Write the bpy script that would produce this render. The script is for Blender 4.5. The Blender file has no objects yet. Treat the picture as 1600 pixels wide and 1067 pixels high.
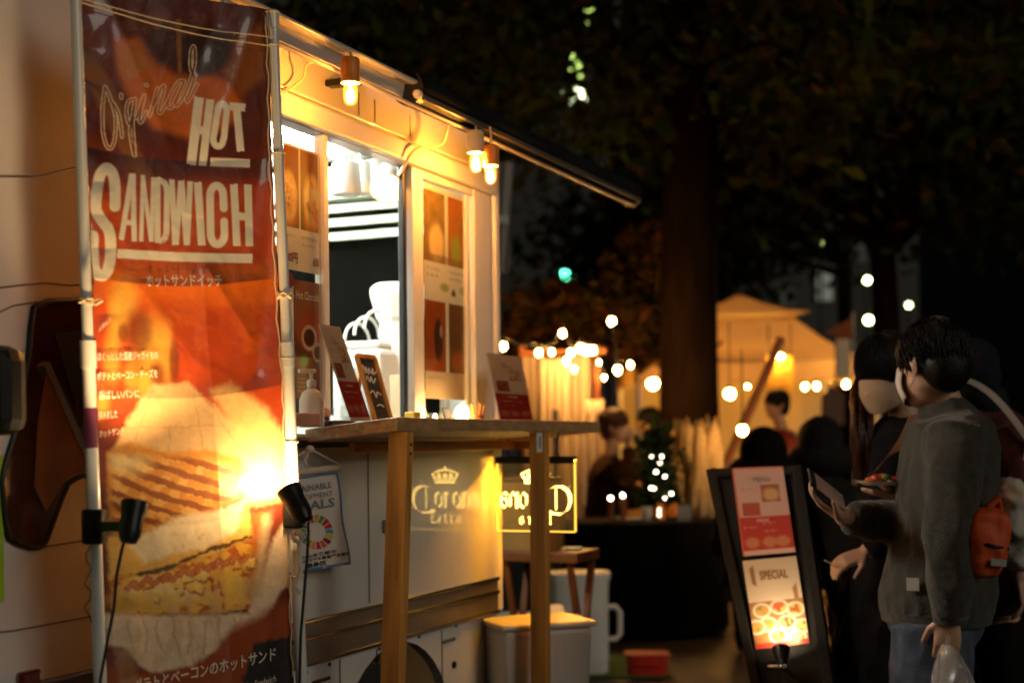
import bpy, bmesh, math, random
import numpy as np
from mathutils import Vector, Matrix, noise as mnoise

random.seed(7); RNG = np.random.default_rng(7)
R = math.radians
SC = bpy.context.scene
COL = SC.collection

# ------------------------------------------------------------------ camera
FPX, CX, HY, ROLL, CAMZ = 2222.2, 800.0, 688.0, R(0.6), 1.36
cam_d = bpy.data.cameras.new("camera"); cam = bpy.data.objects.new("camera", cam_d); COL.objects.link(cam)
cam.location = (0, 0, CAMZ)
cam.rotation_euler = (Matrix.Rotation(R(90), 3, 'X') @ Matrix.Rotation(-ROLL, 3, 'Z')).to_euler()
cam_d.lens = 50; cam_d.sensor_width = 36; cam_d.shift_y = (HY - 533.5) / 1600.0
cam_d.clip_end = 600; cam_d.clip_start = 0.05
cam_d.dof.use_dof = True; cam_d.dof.focus_distance = 3.55; cam_d.dof.aperture_fstop = 2.2
SC.camera = cam

# ------------------------------------------------------------------ night sky, dim ambient
SUN_DIR = Vector((0.70, -0.62, 0.36)).normalized()
world = bpy.data.worlds.new("World"); SC.world = world; world.use_nodes = True
wn = world.node_tree.nodes; wl = world.node_tree.links
sky = wn.new("ShaderNodeTexSky"); sky.sky_type = 'NISHITA'; sky.sun_disc = False
sky.sun_elevation = math.asin(SUN_DIR.z); sky.sun_rotation = math.atan2(SUN_DIR.x, SUN_DIR.y)
bg = wn["Background"]; bg.inputs[1].default_value = 0.00008
wl.new(sky.outputs[0], bg.inputs[0])
sun_d = bpy.data.lights.new("sun", 'SUN'); sun_d.energy = 0.27; sun_d.angle = R(26); sun_d.color = (1.0, 0.90, 0.74)
sun = bpy.data.objects.new("sun", sun_d); COL.objects.link(sun)
sun.rotation_euler = SUN_DIR.to_track_quat('Z', 'Y').to_euler()
vs = SC.view_settings; vs.view_transform = 'Standard'; vs.look = 'None'; vs.exposure = 0.8; vs.gamma = 1
vs.use_curve_mapping = False
SC.render.engine = 'CYCLES'
SC.cycles.use_denoising = True; SC.cycles.max_bounces = 8; SC.cycles.transparent_max_bounces = 12
SC.cycles.caustics_reflective = False; SC.cycles.caustics_refractive = False
SC.cycles.sample_clamp_indirect = 4.0

# ------------------------------------------------------------------ coordinates
_c, _s = math.cos(ROLL), math.sin(ROLL)
def P(px, py, d):
    """a point of the place seen at that spot of the photograph, d metres deep"""
    x, y = px - CX, HY - py
    return Vector(((x * _c + y * _s) / FPX * d, d, CAMZ + (-x * _s + y * _c) / FPX * d))
def proj(W):
    xl = W[..., 0] / W[..., 1] * FPX; yl = (W[..., 2] - CAMZ) / W[..., 1] * FPX
    return CX + xl * _c - yl * _s, HY - (xl * _s + yl * _c)
def on_plane(px, py, p0, n):
    o = Vector((0, 0, CAMZ)); d = P(px, py, 1.0) - o
    return o + d * ((p0 - o).dot(n) / d.dot(n))
TH = math.atan2(970.0, FPX)
C0 = P(773, 690, 5.17); C0.z = 0
EX = Vector((-math.sin(TH), -math.cos(TH), 0)); EY = Vector((math.cos(TH), -math.sin(TH), 0))
TM = Matrix(((EX.x, EY.x, 0, C0.x), (EX.y, EY.y, 0, C0.y), (0, 0, 1, 0), (0, 0, 0, 1)))
TROT = math.atan2(EX.y, EX.x)
def TW(t, out, z): return TM @ Vector((t, out, z))
def on_truck(px, py, out=0.0):
    w = on_plane(px, py, C0 + EY * out, EY) - C0
    return w.dot(EX), w.z

# ------------------------------------------------------------------ things and tags
def wm(o):
    m = Matrix.LocRotScale(o.location, o.rotation_euler, o.scale)
    return wm(o.parent) @ m if o.parent else m
def tag(o, label, cat, group=None):
    o['label'] = label; o['category'] = cat
    if group: o['group'] = group
    return o
def thing(name, label, cat, loc=(0, 0, 0), rotz=0.0, group=None):
    o = bpy.data.objects.new(name, None); COL.objects.link(o)
    o.location = loc; o.rotation_euler = (0, 0, rotz); o.empty_display_size = 0.1
    return tag(o, label, cat, group)
def link(name, me, m, parent=None, smooth=False):
    o = bpy.data.objects.new(name, me); COL.objects.link(o)
    if m is not None: me.materials.append(m)
    if smooth: me.shade_smooth()
    if parent: o.parent = parent
    return o

class MB:
    def __init__(s): s.v = []; s.f = []
    def add(s, vs_, fs_):
        n = len(s.v); s.v += [tuple(v) for v in vs_]; s.f += [tuple(i + n for i in f) for f in fs_]; return s
    def box(s, lo, hi, M=None):
        x0, y0, z0 = lo; x1, y1, z1 = hi
        V = [Vector(p) for p in ((x0,y0,z0),(x1,y0,z0),(x1,y1,z0),(x0,y1,z0),(x0,y0,z1),(x1,y0,z1),(x1,y1,z1),(x0,y1,z1))]
        if M: V = [M @ v for v in V]
        return s.add(V, [(0,3,2,1),(4,5,6,7),(0,1,5,4),(1,2,6,5),(2,3,7,6),(3,0,4,7)])
    def hexa(s, b, t):
        return s.add(list(b) + list(t), [(0,3,2,1),(4,5,6,7),(0,1,5,4),(1,2,6,5),(2,3,7,6),(3,0,4,7)])
    def bar(s, a, b, w, h, up=(0, 0, 1)):
        a = Vector(a); b = Vector(b); d = (b - a).normalized(); u = Vector(up)
        sd = d.cross(u)
        if sd.length < 1e-4: sd = d.cross(Vector((1, 0, 0)))
        sd.normalize(); u = sd.cross(d)
        q = [sd*-w/2 + u*-h/2, sd*w/2 + u*-h/2, sd*w/2 + u*h/2, sd*-w/2 + u*h/2]
        return s.hexa([a + k for k in q], [b + k for k in q])
    def prism(s, pts, d):
        pts = [Vector(p) for p in pts]; d = Vector(d); n = len(pts)
        return s.add(pts + [p + d for p in pts], [tuple(range(n))[::-1], tuple(range(n, 2*n))] + [(i, (i+1) % n, n+(i+1) % n, n+i) for i in range(n)])
    def tube(s, path, r, n=8, cap=True):
        path = [Vector(p) for p in path]; m = len(path)
        if not hasattr(r, '__len__'): r = [r] * m
        rings = []; u = None
        for i, p in enumerate(path):
            d = (path[min(i+1, m-1)] - path[max(i-1, 0)])
            if d.length < 1e-7: d = Vector((0, 0, 1))
            d.normalize()
            if u is None: u = d.orthogonal().normalized()
            u = (u - d * u.dot(d))
            if u.length < 1e-5: u = d.orthogonal()
            u.normalize(); w = d.cross(u)
            rings.append([p + (u * math.cos(2*math.pi*k/n) + w * math.sin(2*math.pi*k/n)) * r[i] for k in range(n)])
        return s.loft(rings, cap)
    def loft(s, rings, cap=True):
        n = len(rings[0]); V = [v for rg in rings for v in rg]; F = []
        for i in range(len(rings) - 1):
            for k in range(n): F.append((i*n+k, i*n+(k+1) % n, (i+1)*n+(k+1) % n, (i+1)*n+k))
        if cap: F += [tuple(range(n))[::-1], tuple((len(rings)-1)*n + k for k in range(n))]
        return s.add(V, F)
    def ell(s, c, r, M=None, nu=16, nv=10):
        c = Vector(c); rings = []
        for j in range(1, nv):
            ph = math.pi * j / nv; rg = []
            for k in range(nu):
                a = 2*math.pi*k/nu
                q = Vector((r[0]*math.sin(ph)*math.cos(a), r[1]*math.sin(ph)*math.sin(a), r[2]*math.cos(ph)))
                rg.append(c + (M @ q if M else q))
            rings.append(rg)
        top = c + (M @ Vector((0, 0, r[2])) if M else Vector((0, 0, r[2]))); bot = c * 2 - top
        n0 = len(s.v); s.loft(rings, False); nt = len(s.v); s.v += [tuple(top), tuple(bot)]
        for k in range(nu):
            s.f.append((n0 + (k+1) % nu, n0 + k, nt)); L = n0 + (nv-2)*nu
            s.f.append((L + k, L + (k+1) % nu, nt + 1))
        return s
    def lathe(s, prof, c=(0, 0, 0), n=24, M=None, cap=True):
        c = Vector(c); rings = []
        for r, z in prof:
            rg = []
            for k in range(n):
                q = Vector((r*math.cos(2*math.pi*k/n), r*math.sin(2*math.pi*k/n), z))
                rg.append(c + (M @ q if M else q))
            rings.append(rg)
        return s.loft(rings, cap)
    def build(s, name, m, parent=None, local=False, smooth=False, bevel=0.0, seg=2):
        V = s.v
        if parent is not None and not local:
            inv = wm(parent).inverted(); V = [tuple(inv @ Vector(v)) for v in V]
        me = bpy.data.meshes.new(name); me.from_pydata(V, [], s.f); me.update()
        bm = bmesh.new(); bm.from_mesh(me); bmesh.ops.recalc_face_normals(bm, faces=bm.faces); bm.to_mesh(me); bm.free()
        o = link(name, me, m, parent, smooth)
        if smooth: me.set_sharp_from_angle(angle=R(42))
        if bevel:
            b = o.modifiers.new("bevel", 'BEVEL'); b.width = bevel; b.segments = seg; b.limit_method = 'ANGLE'; b.angle_limit = R(40)
        return o

def remeshed(name, mb, m, parent, voxel=.008, it=6, wr=0.0, wscale=9.0, seed=0.0, stretch=(1, 1, 1)):
    """one continuous surface grown over the overlapping volumes in mb, then creased"""
    inv = wm(parent).inverted()
    me = bpy.data.meshes.new(name); me.from_pydata([tuple(inv @ Vector(v)) for v in mb.v], [], mb.f); me.update()
    bm = bmesh.new(); bm.from_mesh(me); bmesh.ops.recalc_face_normals(bm, faces=bm.faces); bm.to_mesh(me); bm.free()
    t = bpy.data.objects.new("tmp", me); COL.objects.link(t)
    k = t.modifiers.new("r", 'REMESH'); k.mode = 'VOXEL'; k.voxel_size = voxel
    k = t.modifiers.new("s", 'SMOOTH'); k.iterations = it; k.factor = .5
    bpy.context.view_layer.update()
    dg = bpy.context.evaluated_depsgraph_get()
    out = bpy.data.meshes.new_from_object(t.evaluated_get(dg))
    bpy.data.objects.remove(t)
    if wr:
        nn = [v.normal.copy() for v in out.vertices]
        for v, n in zip(out.vertices, nn):
            q = Vector((v.co.x*stretch[0], v.co.y*stretch[1], v.co.z*stretch[2])) * wscale + Vector((seed, seed, 0))
            a = mnoise.noise(q) + .5 * mnoise.noise(q * 2.3)
            v.co += n * (wr * (1 - 2 * abs(a)))
    out.name = name; out.materials.clear()
    return link(name, out, m, parent, True)

# ------------------------------------------------------------------ materials
def mat(name, col, rough=.5, metal=0.0, var=.12, scale=6.0, bump=0.0, bscale=80.0, coat=0.0, spec=.5, sheen=0.0, stretch=None, emit=None, es=0.0, alpha=1.0, trans=0.0, coatr=.04, rvar=0.0):
    m = bpy.data.materials.new(name); m.use_nodes = True; nt = m.node_tree; N = nt.nodes; L = nt.links
    b = N["Principled BSDF"]; b.inputs["Roughness"].default_value = rough; b.inputs["Metallic"].default_value = metal
    b.inputs["Specular IOR Level"].default_value = spec; b.inputs["Coat Weight"].default_value = coat; b.inputs["Coat Roughness"].default_value = coatr
    b.inputs["Sheen Weight"].default_value = sheen; b.inputs["Alpha"].default_value = alpha; b.inputs["Transmission Weight"].default_value = trans
    tc = N.new("ShaderNodeTexCoord"); src = tc.outputs["Object"]
    if stretch:
        mp = N.new("ShaderNodeMapping"); mp.inputs["Scale"].default_value = stretch; L.new(src, mp.inputs[0]); src = mp.outputs[0]
    nz = N.new("ShaderNodeTexNoise"); nz.inputs["Scale"].default_value = scale; nz.inputs["Detail"].default_value = 5; L.new(src, nz.inputs["Vector"])
    rp = N.new("ShaderNodeValToRGB"); c = col
    rp.color_ramp.elements[0].position = .3; rp.color_ramp.elements[1].position = .7
    rp.color_ramp.elements[0].color = (c[0]*(1-var), c[1]*(1-var), c[2]*(1-var), 1)
    rp.color_ramp.elements[1].color = (min(1, c[0]*(1+var)), min(1, c[1]*(1+var)), min(1, c[2]*(1+var)), 1)
    L.new(nz.outputs[0], rp.inputs[0]); L.new(rp.outputs[0], b.inputs["Base Color"])
    if rvar:
        mr = N.new("ShaderNodeMapRange"); mr.inputs[3].default_value = max(.02, rough - rvar); mr.inputs[4].default_value = rough + rvar
        L.new(nz.outputs[0], mr.inputs[0]); L.new(mr.outputs[0], b.inputs["Roughness"])
    if bump:
        n2 = N.new("ShaderNodeTexNoise"); n2.inputs["Scale"].default_value = bscale; n2.inputs["Detail"].default_value = 4; L.new(src, n2.inputs["Vector"])
        bp = N.new("ShaderNodeBump"); bp.inputs["Strength"].default_value = bump; bp.inputs["Distance"].default_value = .01
        L.new(n2.outputs[0], bp.inputs["Height"]); L.new(bp.outputs[0], b.inputs["Normal"])
    if emit: b.inputs["Emission Color"].default_value = (*emit, 1); b.inputs["Emission Strength"].default_value = es
    return m
def glow(name, col, s):
    m = bpy.data.materials.new(name); m.use_nodes = True; N = m.node_tree.nodes; N.clear()
    e = N.new("ShaderNodeEmission"); e.inputs[0].default_value = (*col, 1); e.inputs[1].default_value = s
    o = N.new("ShaderNodeOutputMaterial"); m.node_tree.links.new(e.outputs[0], o.inputs[0]); return m
def clear(name, tint, gl=.12, emit=None, es=0.0, rough=.03):
    """thin clear sheet: lets light straight through, with a glossy face"""
    m = bpy.data.materials.new(name); m.use_nodes = True; N = m.node_tree.nodes; L = m.node_tree.links; N.clear()
    t = N.new("ShaderNodeBsdfTransparent"); t.inputs[0].default_value = (*tint, 1)
    g = N.new("ShaderNodeBsdfGlossy"); g.inputs["Roughness"].default_value = rough
    x = N.new("ShaderNodeMixShader"); x.inputs[0].default_value = gl
    L.new(t.outputs[0], x.inputs[1]); L.new(g.outputs[0], x.inputs[2]); last = x.outputs[0]
    if emit:
        e = N.new("ShaderNodeEmission"); e.inputs[0].default_value = (*emit, 1); e.inputs[1].default_value = es
        a = N.new("ShaderNodeAddShader"); L.new(last, a.inputs[0]); L.new(e.outputs[0], a.inputs[1]); last = a.outputs[0]
    o = N.new("ShaderNodeOutputMaterial"); L.new(last, o.inputs[0]); return m
def print_mat(name, rough=.35, coat=.6, bump=0.0, bscale=40.0, coatr=.06, transl=0.0):
    m = bpy.data.materials.new(name); m.use_nodes = True; N = m.node_tree.nodes; L = m.node_tree.links; b = N["Principled BSDF"]
    a = N.new("ShaderNodeAttribute"); a.attribute_name = "Col"; L.new(a.outputs["Color"], b.inputs["Base Color"])
    b.inputs["Roughness"].default_value = rough; b.inputs["Coat Weight"].default_value = coat; b.inputs["Coat Roughness"].default_value = coatr
    if bump:
        tc = N.new("ShaderNodeTexCoord"); n2 = N.new("ShaderNodeTexNoise"); n2.inputs["Scale"].default_value = bscale; n2.inputs["Detail"].default_value = 3; n2.inputs["Distortion"].default_value = .8
        L.new(tc.outputs["Object"], n2.inputs["Vector"]); bp = N.new("ShaderNodeBump"); bp.inputs["Strength"].default_value = bump; bp.inputs["Distance"].default_value = .02
        L.new(n2.outputs[0], bp.inputs["Height"]); L.new(bp.outputs[0], b.inputs["Normal"])
    if transl:
        o = N["Material Output"]; t = N.new("ShaderNodeBsdfTranslucent"); L.new(a.outputs["Color"], t.inputs[0])
        x = N.new("ShaderNodeMixShader"); x.inputs[0].default_value = transl; L.new(b.outputs[0], x.inputs[1]); L.new(t.outputs[0], x.inputs[2]); L.new(x.outputs[0], o.inputs[0])
    return m

M = {}
M['paint'] = mat('white_truck_paint', (.62, .60, .55), .32, var=.05, scale=2.2, coat=1.0, coatr=.035, bump=.02, bscale=3.0)
M['side'] = mat('white_truck_side', (.72, .70, .66), .38, var=.11, scale=1.6, coat=1.0, coatr=.03, bump=.012, bscale=5.0)
M['band'] = mat('grey_band', (.20, .17, .13), .35, metal=.3, var=.15, coat=.6, coatr=.08)
M['trim'] = mat('bright_trim', (.6, .58, .52), .22, metal=1.0)
M['alu'] = mat('white_frame', (.80, .78, .73), .35, var=.05, coat=.3)
M['black'] = mat('black_plastic', (.012, .012, .012), .38, var=.3, bump=.05, spec=.3)
M['blackmat'] = mat('black_cloth', (.008, .0075, .0075), .9, var=.3, bump=.3, bscale=60, spec=.12)
M['rubber'] = mat('tyre_rubber', (.02, .02, .02), .7, bump=.2)
M['awning'] = mat('black_awning', (.010, .011, .010), .7, var=.3, bump=.1, spec=.2)
M['cabglass'] = mat('tinted_cab_glass', (.05, .018, .006), .08, var=.5, scale=3, coat=1, coatr=.03)
M['inner'] = mat('interior_white', (.80, .82, .80), .5, var=.04)
M['innerdark'] = mat('interior_grey', (.35, .36, .34), .5, var=.1)
M['slat'] = mat('blind_slat', (.42, .45, .34), .5, var=.08)
M['wood'] = mat('pine_wood', (.56, .26, .05), .48, var=.32, scale=4, stretch=(9, 9, .6), bump=.12, bscale=20)
M['woodtop'] = mat('table_board', (.46, .27, .12), .45, var=.3, scale=6, stretch=(10, 1.2, 10), bump=.1, bscale=30)
M['woodred'] = mat('reddish_wood', (.32, .10, .03), .5, var=.25, scale=8, bump=.1)
M['oranges'] = mat('orange_socket', (.85, .26, .03), .45, var=.06)
M['whitep'] = mat('white_plastic', (.74, .72, .66), .4, var=.05)
M['pole'] = mat('white_flag_pole', (.72, .71, .66), .3, var=.05, coat=.4)
M['cord'] = mat('pale_cord', (.70, .55, .34), .7)
M['cordblack'] = mat('black_cord', (.02, .02, .02), .5)
M['rope'] = mat('cream_rope', (.72, .62, .48), .8, bump=.4, bscale=200)
M['paper'] = mat('cream_paper', (.78, .68, .56), .6, var=.05)
M['paperw'] = mat('white_paper', (.80, .79, .75), .5, var=.04)
M['redprint'] = mat('red_print', (.50, .035, .02), .4, var=.1)
M['cream'] = mat('cream_ink', (.84, .76, .58), .4, var=.05)
M['darkink'] = mat('dark_ink', (.05, .035, .03), .5)
M['maroon'] = mat('maroon_ink', (.22, .02, .03), .4)
M['slate'] = mat('chalkboard', (.055, .058, .052), .6, var=.25)
M['chalk'] = mat('chalk', (.75, .75, .70), .8)
M['acryl'] = clear('clear_acrylic', (.93, .94, .92), .10)
M['glass'] = clear('window_glass', (.94, .96, .95), .07)
M['bulbglass'] = clear('amber_bulb_glass', (1.0, .80, .45), .08, emit=(1.0, .36, .04), es=.9)
M['filament'] = glow('hot_filament', (1.0, .44, .10), 560.0)
M['bulb'] = glow('warm_bulb', (1.0, .47, .11), 230.0)
M['bulbbig'] = glow('warm_globe', (1.0, .46, .10), 150.0); M['tentglobe'] = glow('tent_globe', (1.0, .46, .09), 420.0)
M['tube'] = glow('white_tube', (.92, 1.0, .94), 190.0)
M['skin'] = mat('skin', (.56, .33, .21), .48, var=.08, scale=14, bump=.03, bscale=120)
M['hair'] = mat('black_hair', (.004, .0035, .003), .5, spec=.25, var=.4, scale=30, bump=.3, bscale=120)
M['hairbrown'] = mat('brown_hair', (.075, .025, .010), .42, var=.4, scale=30, bump=.2, bscale=120)

# ================================================================== prints and lettering helpers
_txt_cache = {}
def text2d(s, bold=0.0):
    k = (s, bold)
    if k in _txt_cache: return _txt_cache[k]
    c = bpy.data.curves.new("t", 'FONT'); c.body = s; c.resolution_u = 2; c.offset = bold
    o = bpy.data.objects.new("t", c); COL.objects.link(o)
    dg = bpy.context.evaluated_depsgraph_get(); me = bpy.data.meshes.new_from_object(o.evaluated_get(dg))
    V = np.array([v.co[:2] for v in me.vertices], dtype=float).reshape(-1, 2); F = [tuple(p.vertices) for p in me.polygons]
    bpy.data.objects.remove(o); bpy.data.curves.remove(c); bpy.data.meshes.remove(me)
    V[:, 0] -= V[:, 0].min(); w = V[:, 0].max(); V[:, 1] -= V[:, 1].min(); h = V[:, 1].max()
    _txt_cache[k] = (V, F, w, h); return _txt_cache[k]
def lettering(s, surf, p0, p1, height, m, parent, name="lettering", bold=0.0, up=None, mb=None):
    """flat print: the words run from p0 to p1 along their foot line, on the surface surf(a, b)"""
    V, F, w, h = text2d(s, bold); p0 = np.array(p0, float); p1 = np.array(p1, float); d = p1 - p0
    u = np.array(up if up is not None else (-d[1], d[0])) ; u = u / np.linalg.norm(u) * height
    q = [surf(*(p0 + d * (x / w) + u * (y / h))) for x, y in V]
    own = mb is None; mb = mb or MB(); mb.add(q, F)
    return mb.build(name, m, parent) if own else mb
def make_print(name, surf, nu, nv, paint, m, parent):
    """a sheet of nu x nv cells over surf(u, v); its printed picture is a colour per vertex"""
    U, V = np.meshgrid(np.linspace(0, 1, nu + 1), np.linspace(0, 1, nv + 1))
    W = surf(U, V)
    col = np.clip(paint(U, V, W), 0, 1)
    inv = np.array(wm(parent).inverted()) if parent else np.eye(4)
    pts = W.reshape(-1, 3) @ inv[:3, :3].T + inv[:3, 3]
    i = np.arange(nu * nv); r = i // nu; c = i % nu; a = r * (nu + 1) + c
    quads = np.stack([a, a + nu + 1, a + nu + 2, a + 1], 1)
    me = bpy.data.meshes.new(name)
    me.vertices.add(len(pts)); me.vertices.foreach_set("co", pts.ravel().astype(np.float32))
    me.loops.add(len(quads) * 4); me.loops.foreach_set("vertex_index", quads.ravel().astype(np.int32))
    me.polygons.add(len(quads)); me.polygons.foreach_set("loop_start", (np.arange(len(quads)) * 4).astype(np.int32))
    me.polygons.foreach_set("loop_total", np.full(len(quads), 4, np.int32)); me.update(calc_edges=True); me.validate()
    at = me.color_attributes.new("Col", 'FLOAT_COLOR', 'POINT')
    at.data.foreach_set("color", np.concatenate([col.reshape(-1, 3), np.ones((len(pts), 1))], 1).ravel().astype(np.float32))
    return link(name, me, m, parent, True)
def bil(TL, TR, BL, BR):
    A = [np.array(p) for p in (TL, TR, BL, BR)]
    def f(U, V):
        U = np.asarray(U)[..., None]; V = np.asarray(V)[..., None]
        return (A[0]*(1-U) + A[1]*U)*(1-V) + (A[2]*(1-U) + A[3]*U)*V
    return f
def off(surf, n, e):
    n = np.array(n) * e
    return lambda u, v: Vector(surf(u, v) + n)
def fnoise(X, Y, seed, octs=4):
    """smooth value noise on arrays"""
    g = np.random.default_rng(seed); out = np.zeros_like(X, dtype=float); amp = .5
    for o in range(octs):
        T = g.random((64, 64)); xi = np.floor(X).astype(int); yi = np.floor(Y).astype(int)
        fx = X - xi; fy = Y - yi; fx = fx*fx*(3-2*fx); fy = fy*fy*(3-2*fy)
        a = T[yi % 64, xi % 64]; b = T[yi % 64, (xi+1) % 64]; c = T[(yi+1) % 64, xi % 64]; d = T[(yi+1) % 64, (xi+1) % 64]
        out += amp * ((a*(1-fx)+b*fx)*(1-fy) + (c*(1-fx)+d*fx)*fy); amp *= .5; X = X*2.03 + 11.3; Y = Y*2.03 + 5.7
    return out
def sstep(a, b, x): t = np.clip((x - a) / (b - a), 0, 1); return t*t*(3-2*t)
def dseg(X, Y, pts):
    D = np.full(X.shape, 1e9)
    for (x0, y0), (x1, y1) in zip(pts[:-1], pts[1:]):
        dx, dy = x1-x0, y1-y0; L = dx*dx + dy*dy + 1e-9
        t = np.clip(((X-x0)*dx + (Y-y0)*dy)/L, 0, 1); D = np.minimum(D, np.hypot(X-x0-t*dx, Y-y0-t*dy))
    return D
def dsegsq(X, Y, pts):
    """distance to a stroke whose ends are cut square"""
    D = np.full(X.shape, 1e9)
    for (x0, y0), (x1, y1) in zip(pts[:-1], pts[1:]):
        dx, dy = x1-x0, y1-y0; l = math.hypot(dx, dy); ux, uy = dx/l, dy/l
        a = (X-x0)*ux + (Y-y0)*uy; b = np.abs((X-x0)*-uy + (Y-y0)*ux)
        D = np.minimum(D, np.where((a >= 0) & (a <= l), b, 1e9))
    return D
def poly(X, Y, pts, soft=3.0):
    ins = np.zeros(X.shape, bool); n = len(pts)
    for i in range(n):
        (x0, y0), (x1, y1) = pts[i], pts[(i+1) % n]
        if y0 == y1: continue
        k = ((y0 > Y) != (y1 > Y)) & (X < (x1-x0)*(Y-y0)/(y1-y0) + x0); ins ^= k
    D = dseg(X, Y, list(pts) + [pts[0]]); sd = np.where(ins, D, -D); return sstep(-soft, soft, sd)
def blob(X, Y, cx, cy, rx, ry, soft=.3, rot=0.0):
    c, s = math.cos(rot), math.sin(rot); x = (X-cx)*c + (Y-cy)*s; y = -(X-cx)*s + (Y-cy)*c
    return 1 - sstep(1-soft, 1+soft, np.hypot(x/rx, y/ry))
def over(C, mask, col):
    col = np.array(col, float)
    return C*(1-mask[..., None]) + col*mask[..., None]

# ================================================================== the ground
gm = bpy.data.materials.new("paving"); gm.use_nodes = True; N = gm.node_tree.nodes; L = gm.node_tree.links; b = N["Principled BSDF"]
tc = N.new("ShaderNodeTexCoord"); br = N.new("ShaderNodeTexBrick"); br.inputs["Scale"].default_value = 2.2
br.inputs["Color1"].default_value = (.085, .065, .05, 1); br.inputs["Color2"].default_value = (.06, .05, .042, 1); br.inputs["Mortar"].default_value = (.025, .022, .02, 1)
L.new(tc.outputs["Object"], br.inputs["Vector"]); nz = N.new("ShaderNodeTexNoise"); nz.inputs["Scale"].default_value = 1.3; nz.inputs["Detail"].default_value = 6
mx = N.new("ShaderNodeMix"); mx.data_type = 'RGBA'; mx.blend_type = 'MULTIPLY'; mx.inputs[0].default_value = .6
L.new(tc.outputs["Object"], nz.inputs["Vector"]); L.new(br.outputs[0], mx.inputs[6]); L.new(nz.outputs[1], mx.inputs[7]); L.new(mx.outputs[2], b.inputs["Base Color"])
b.inputs["Roughness"].default_value = .55
g = MB().add([(-250, -60, 0), (250, -60, 0), (250, 400, 0), (-250, 400, 0)], [(0, 1, 2, 3)]).build("ground", gm); g['kind'] = 'structure'

# ================================================================== the food truck (local axes: x forward along its side, y out of its side)
truck = thing("food_truck", "white food truck with an open serving hatch under a black awning", "truck", tuple(C0), TROT)
def tp(name, mb, m, parent=None, **k): return mb.build(name, m, parent or truck, local=True, **k)
ZR, LT, WT = 2.56, 4.3, 1.78
zh = (on_truck(435, 187)[1] + on_truck(641, 257)[1]) / 2      # top of the hatch
zs = 1.385                                                    # sill of the hatch
tA = on_truck(762, 500)[0]; tB = on_truck(398, 400)[0]        # the hatch between these
zb1 = (on_truck(472, 971)[1] + on_truck(772, 902)[1]) / 2; zb0 = (on_truck(472, 1041)[1] + on_truck(772, 956)[1]) / 2
# side wall, butted pieces of one sheet
w = MB()
w.box((0, -.05, zb1), (LT, 0, zs)); w.box((0, -.05, zs), (tA, 0, zh)); w.box((tB, -.05, zs), (LT, 0, ZR - .12)); w.box((0, -.05, zh), (tB, 0, ZR - .12))
tp("side_panel", w, M['side'])
w = MB(); n = 8; prof = []
for i in range(n + 1):
    a = math.pi/2 * i / n; prof.append((-.12 + .12*math.cos(a), ZR - .12 + .12*math.sin(a)))
prof += [(-WT + .12, ZR), (-WT, ZR - .12), (-WT + .05, ZR - .16), (-WT + .15, ZR - .05), (-.15, ZR - .05), (-.05, ZR - .12)]
w.prism([(0, y, z) for y, z in prof], (LT, 0, 0)); tp("roof", w, M['paint'], smooth=True)
w = MB().box((0, -WT, zb1), (LT, -WT + .05, ZR - .16)); tp("far_side_panel", w, M['paint'])
# cab front bulges forward
w = MB(); pr = [(LT, .5), (LT + .28, .55), (LT + .30, 1.2), (LT + .12, 2.0), (LT - .05, ZR - .05), (LT - .1, ZR - .1), (LT - .1, .5)]
w.prism([(x, -WT + .06, z) for x, z in pr], (0, WT - .12, 0)); tp("cab_front", w, M['paint'], bevel=.05)
# rear wall with a window, seen through the hatch
yo0, yo1 = -.98, -.16; zw0, zw1 = 1.46, 2.27
w = MB(); w.box((.0, -WT + .05, .9), (.05, yo0, ZR - .16)); w.box((0, yo1, .9), (.05, -.05, ZR - .16)); w.box((0, yo0, .9), (.05, yo1, zw0)); w.box((0, yo0, zw1), (.05, yo1, ZR - .16))
tp("rear_wall", w, M['inner'])
rw = tp("rear_window", MB().box((.018, yo0, zw0), (.024, yo1, zw1)), clear('rear_glass', (.75, .8, .75), .008))
fr = MB()
for y in (yo0, yo1 - .025): fr.box((.051, y, zw0), (.07, y + .025, zw1))
fr.box((.051, yo0, zw0 - .02), (.07, yo1, zw0)); tp("window_frame", fr, M['alu'], rw)
for k in range(3):
    z = zw1 - .01 - k * .052
    tp("slat", MB().hexa([(.075, yo0, z-.012), (.112, yo0, z-.046), (.116, yo0, z-.042), (.079, yo0, z-.008)], [(.075, yo1, z-.012), (.112, yo1, z-.046), (.116, yo1, z-.042), (.079, yo1, z-.008)]), M['slat'], rw)
tp("blind_headrail", MB().box((.072, yo0, zw1 - .005), (.125, yo1, zw1 + .03)), M['slat'], rw)
tp("cabin_ceiling", MB().box((.05, -WT + .05, 2.42), (2.25, -.05, 2.44)), M['inner'])
tp("cabin_floor", MB().box((.05, -WT + .05, .86), (2.25, -.05, .9)), M['innerdark'])
tp("cabin_bulkhead", MB().box((2.25, -WT + .05, .9), (2.28, -.05, 2.44)), M['inner'])
tp("kitchen_worktop", MB().box((.06, -.62, 1.25), (1.7, -.09, 1.285)), M['inner'], bevel=.005)
for y in (-.42, -1.1):
    lt = tp("ceiling_lamp", MB().box((.35, y - .04, 2.385), (1.25, y + .04, 2.42)), M['whitep'])
    tp("lamp_tube", MB().tube([(.38, y, 2.365), (1.22, y, 2.365)], .014, 8), M['tube'], lt)
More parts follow.
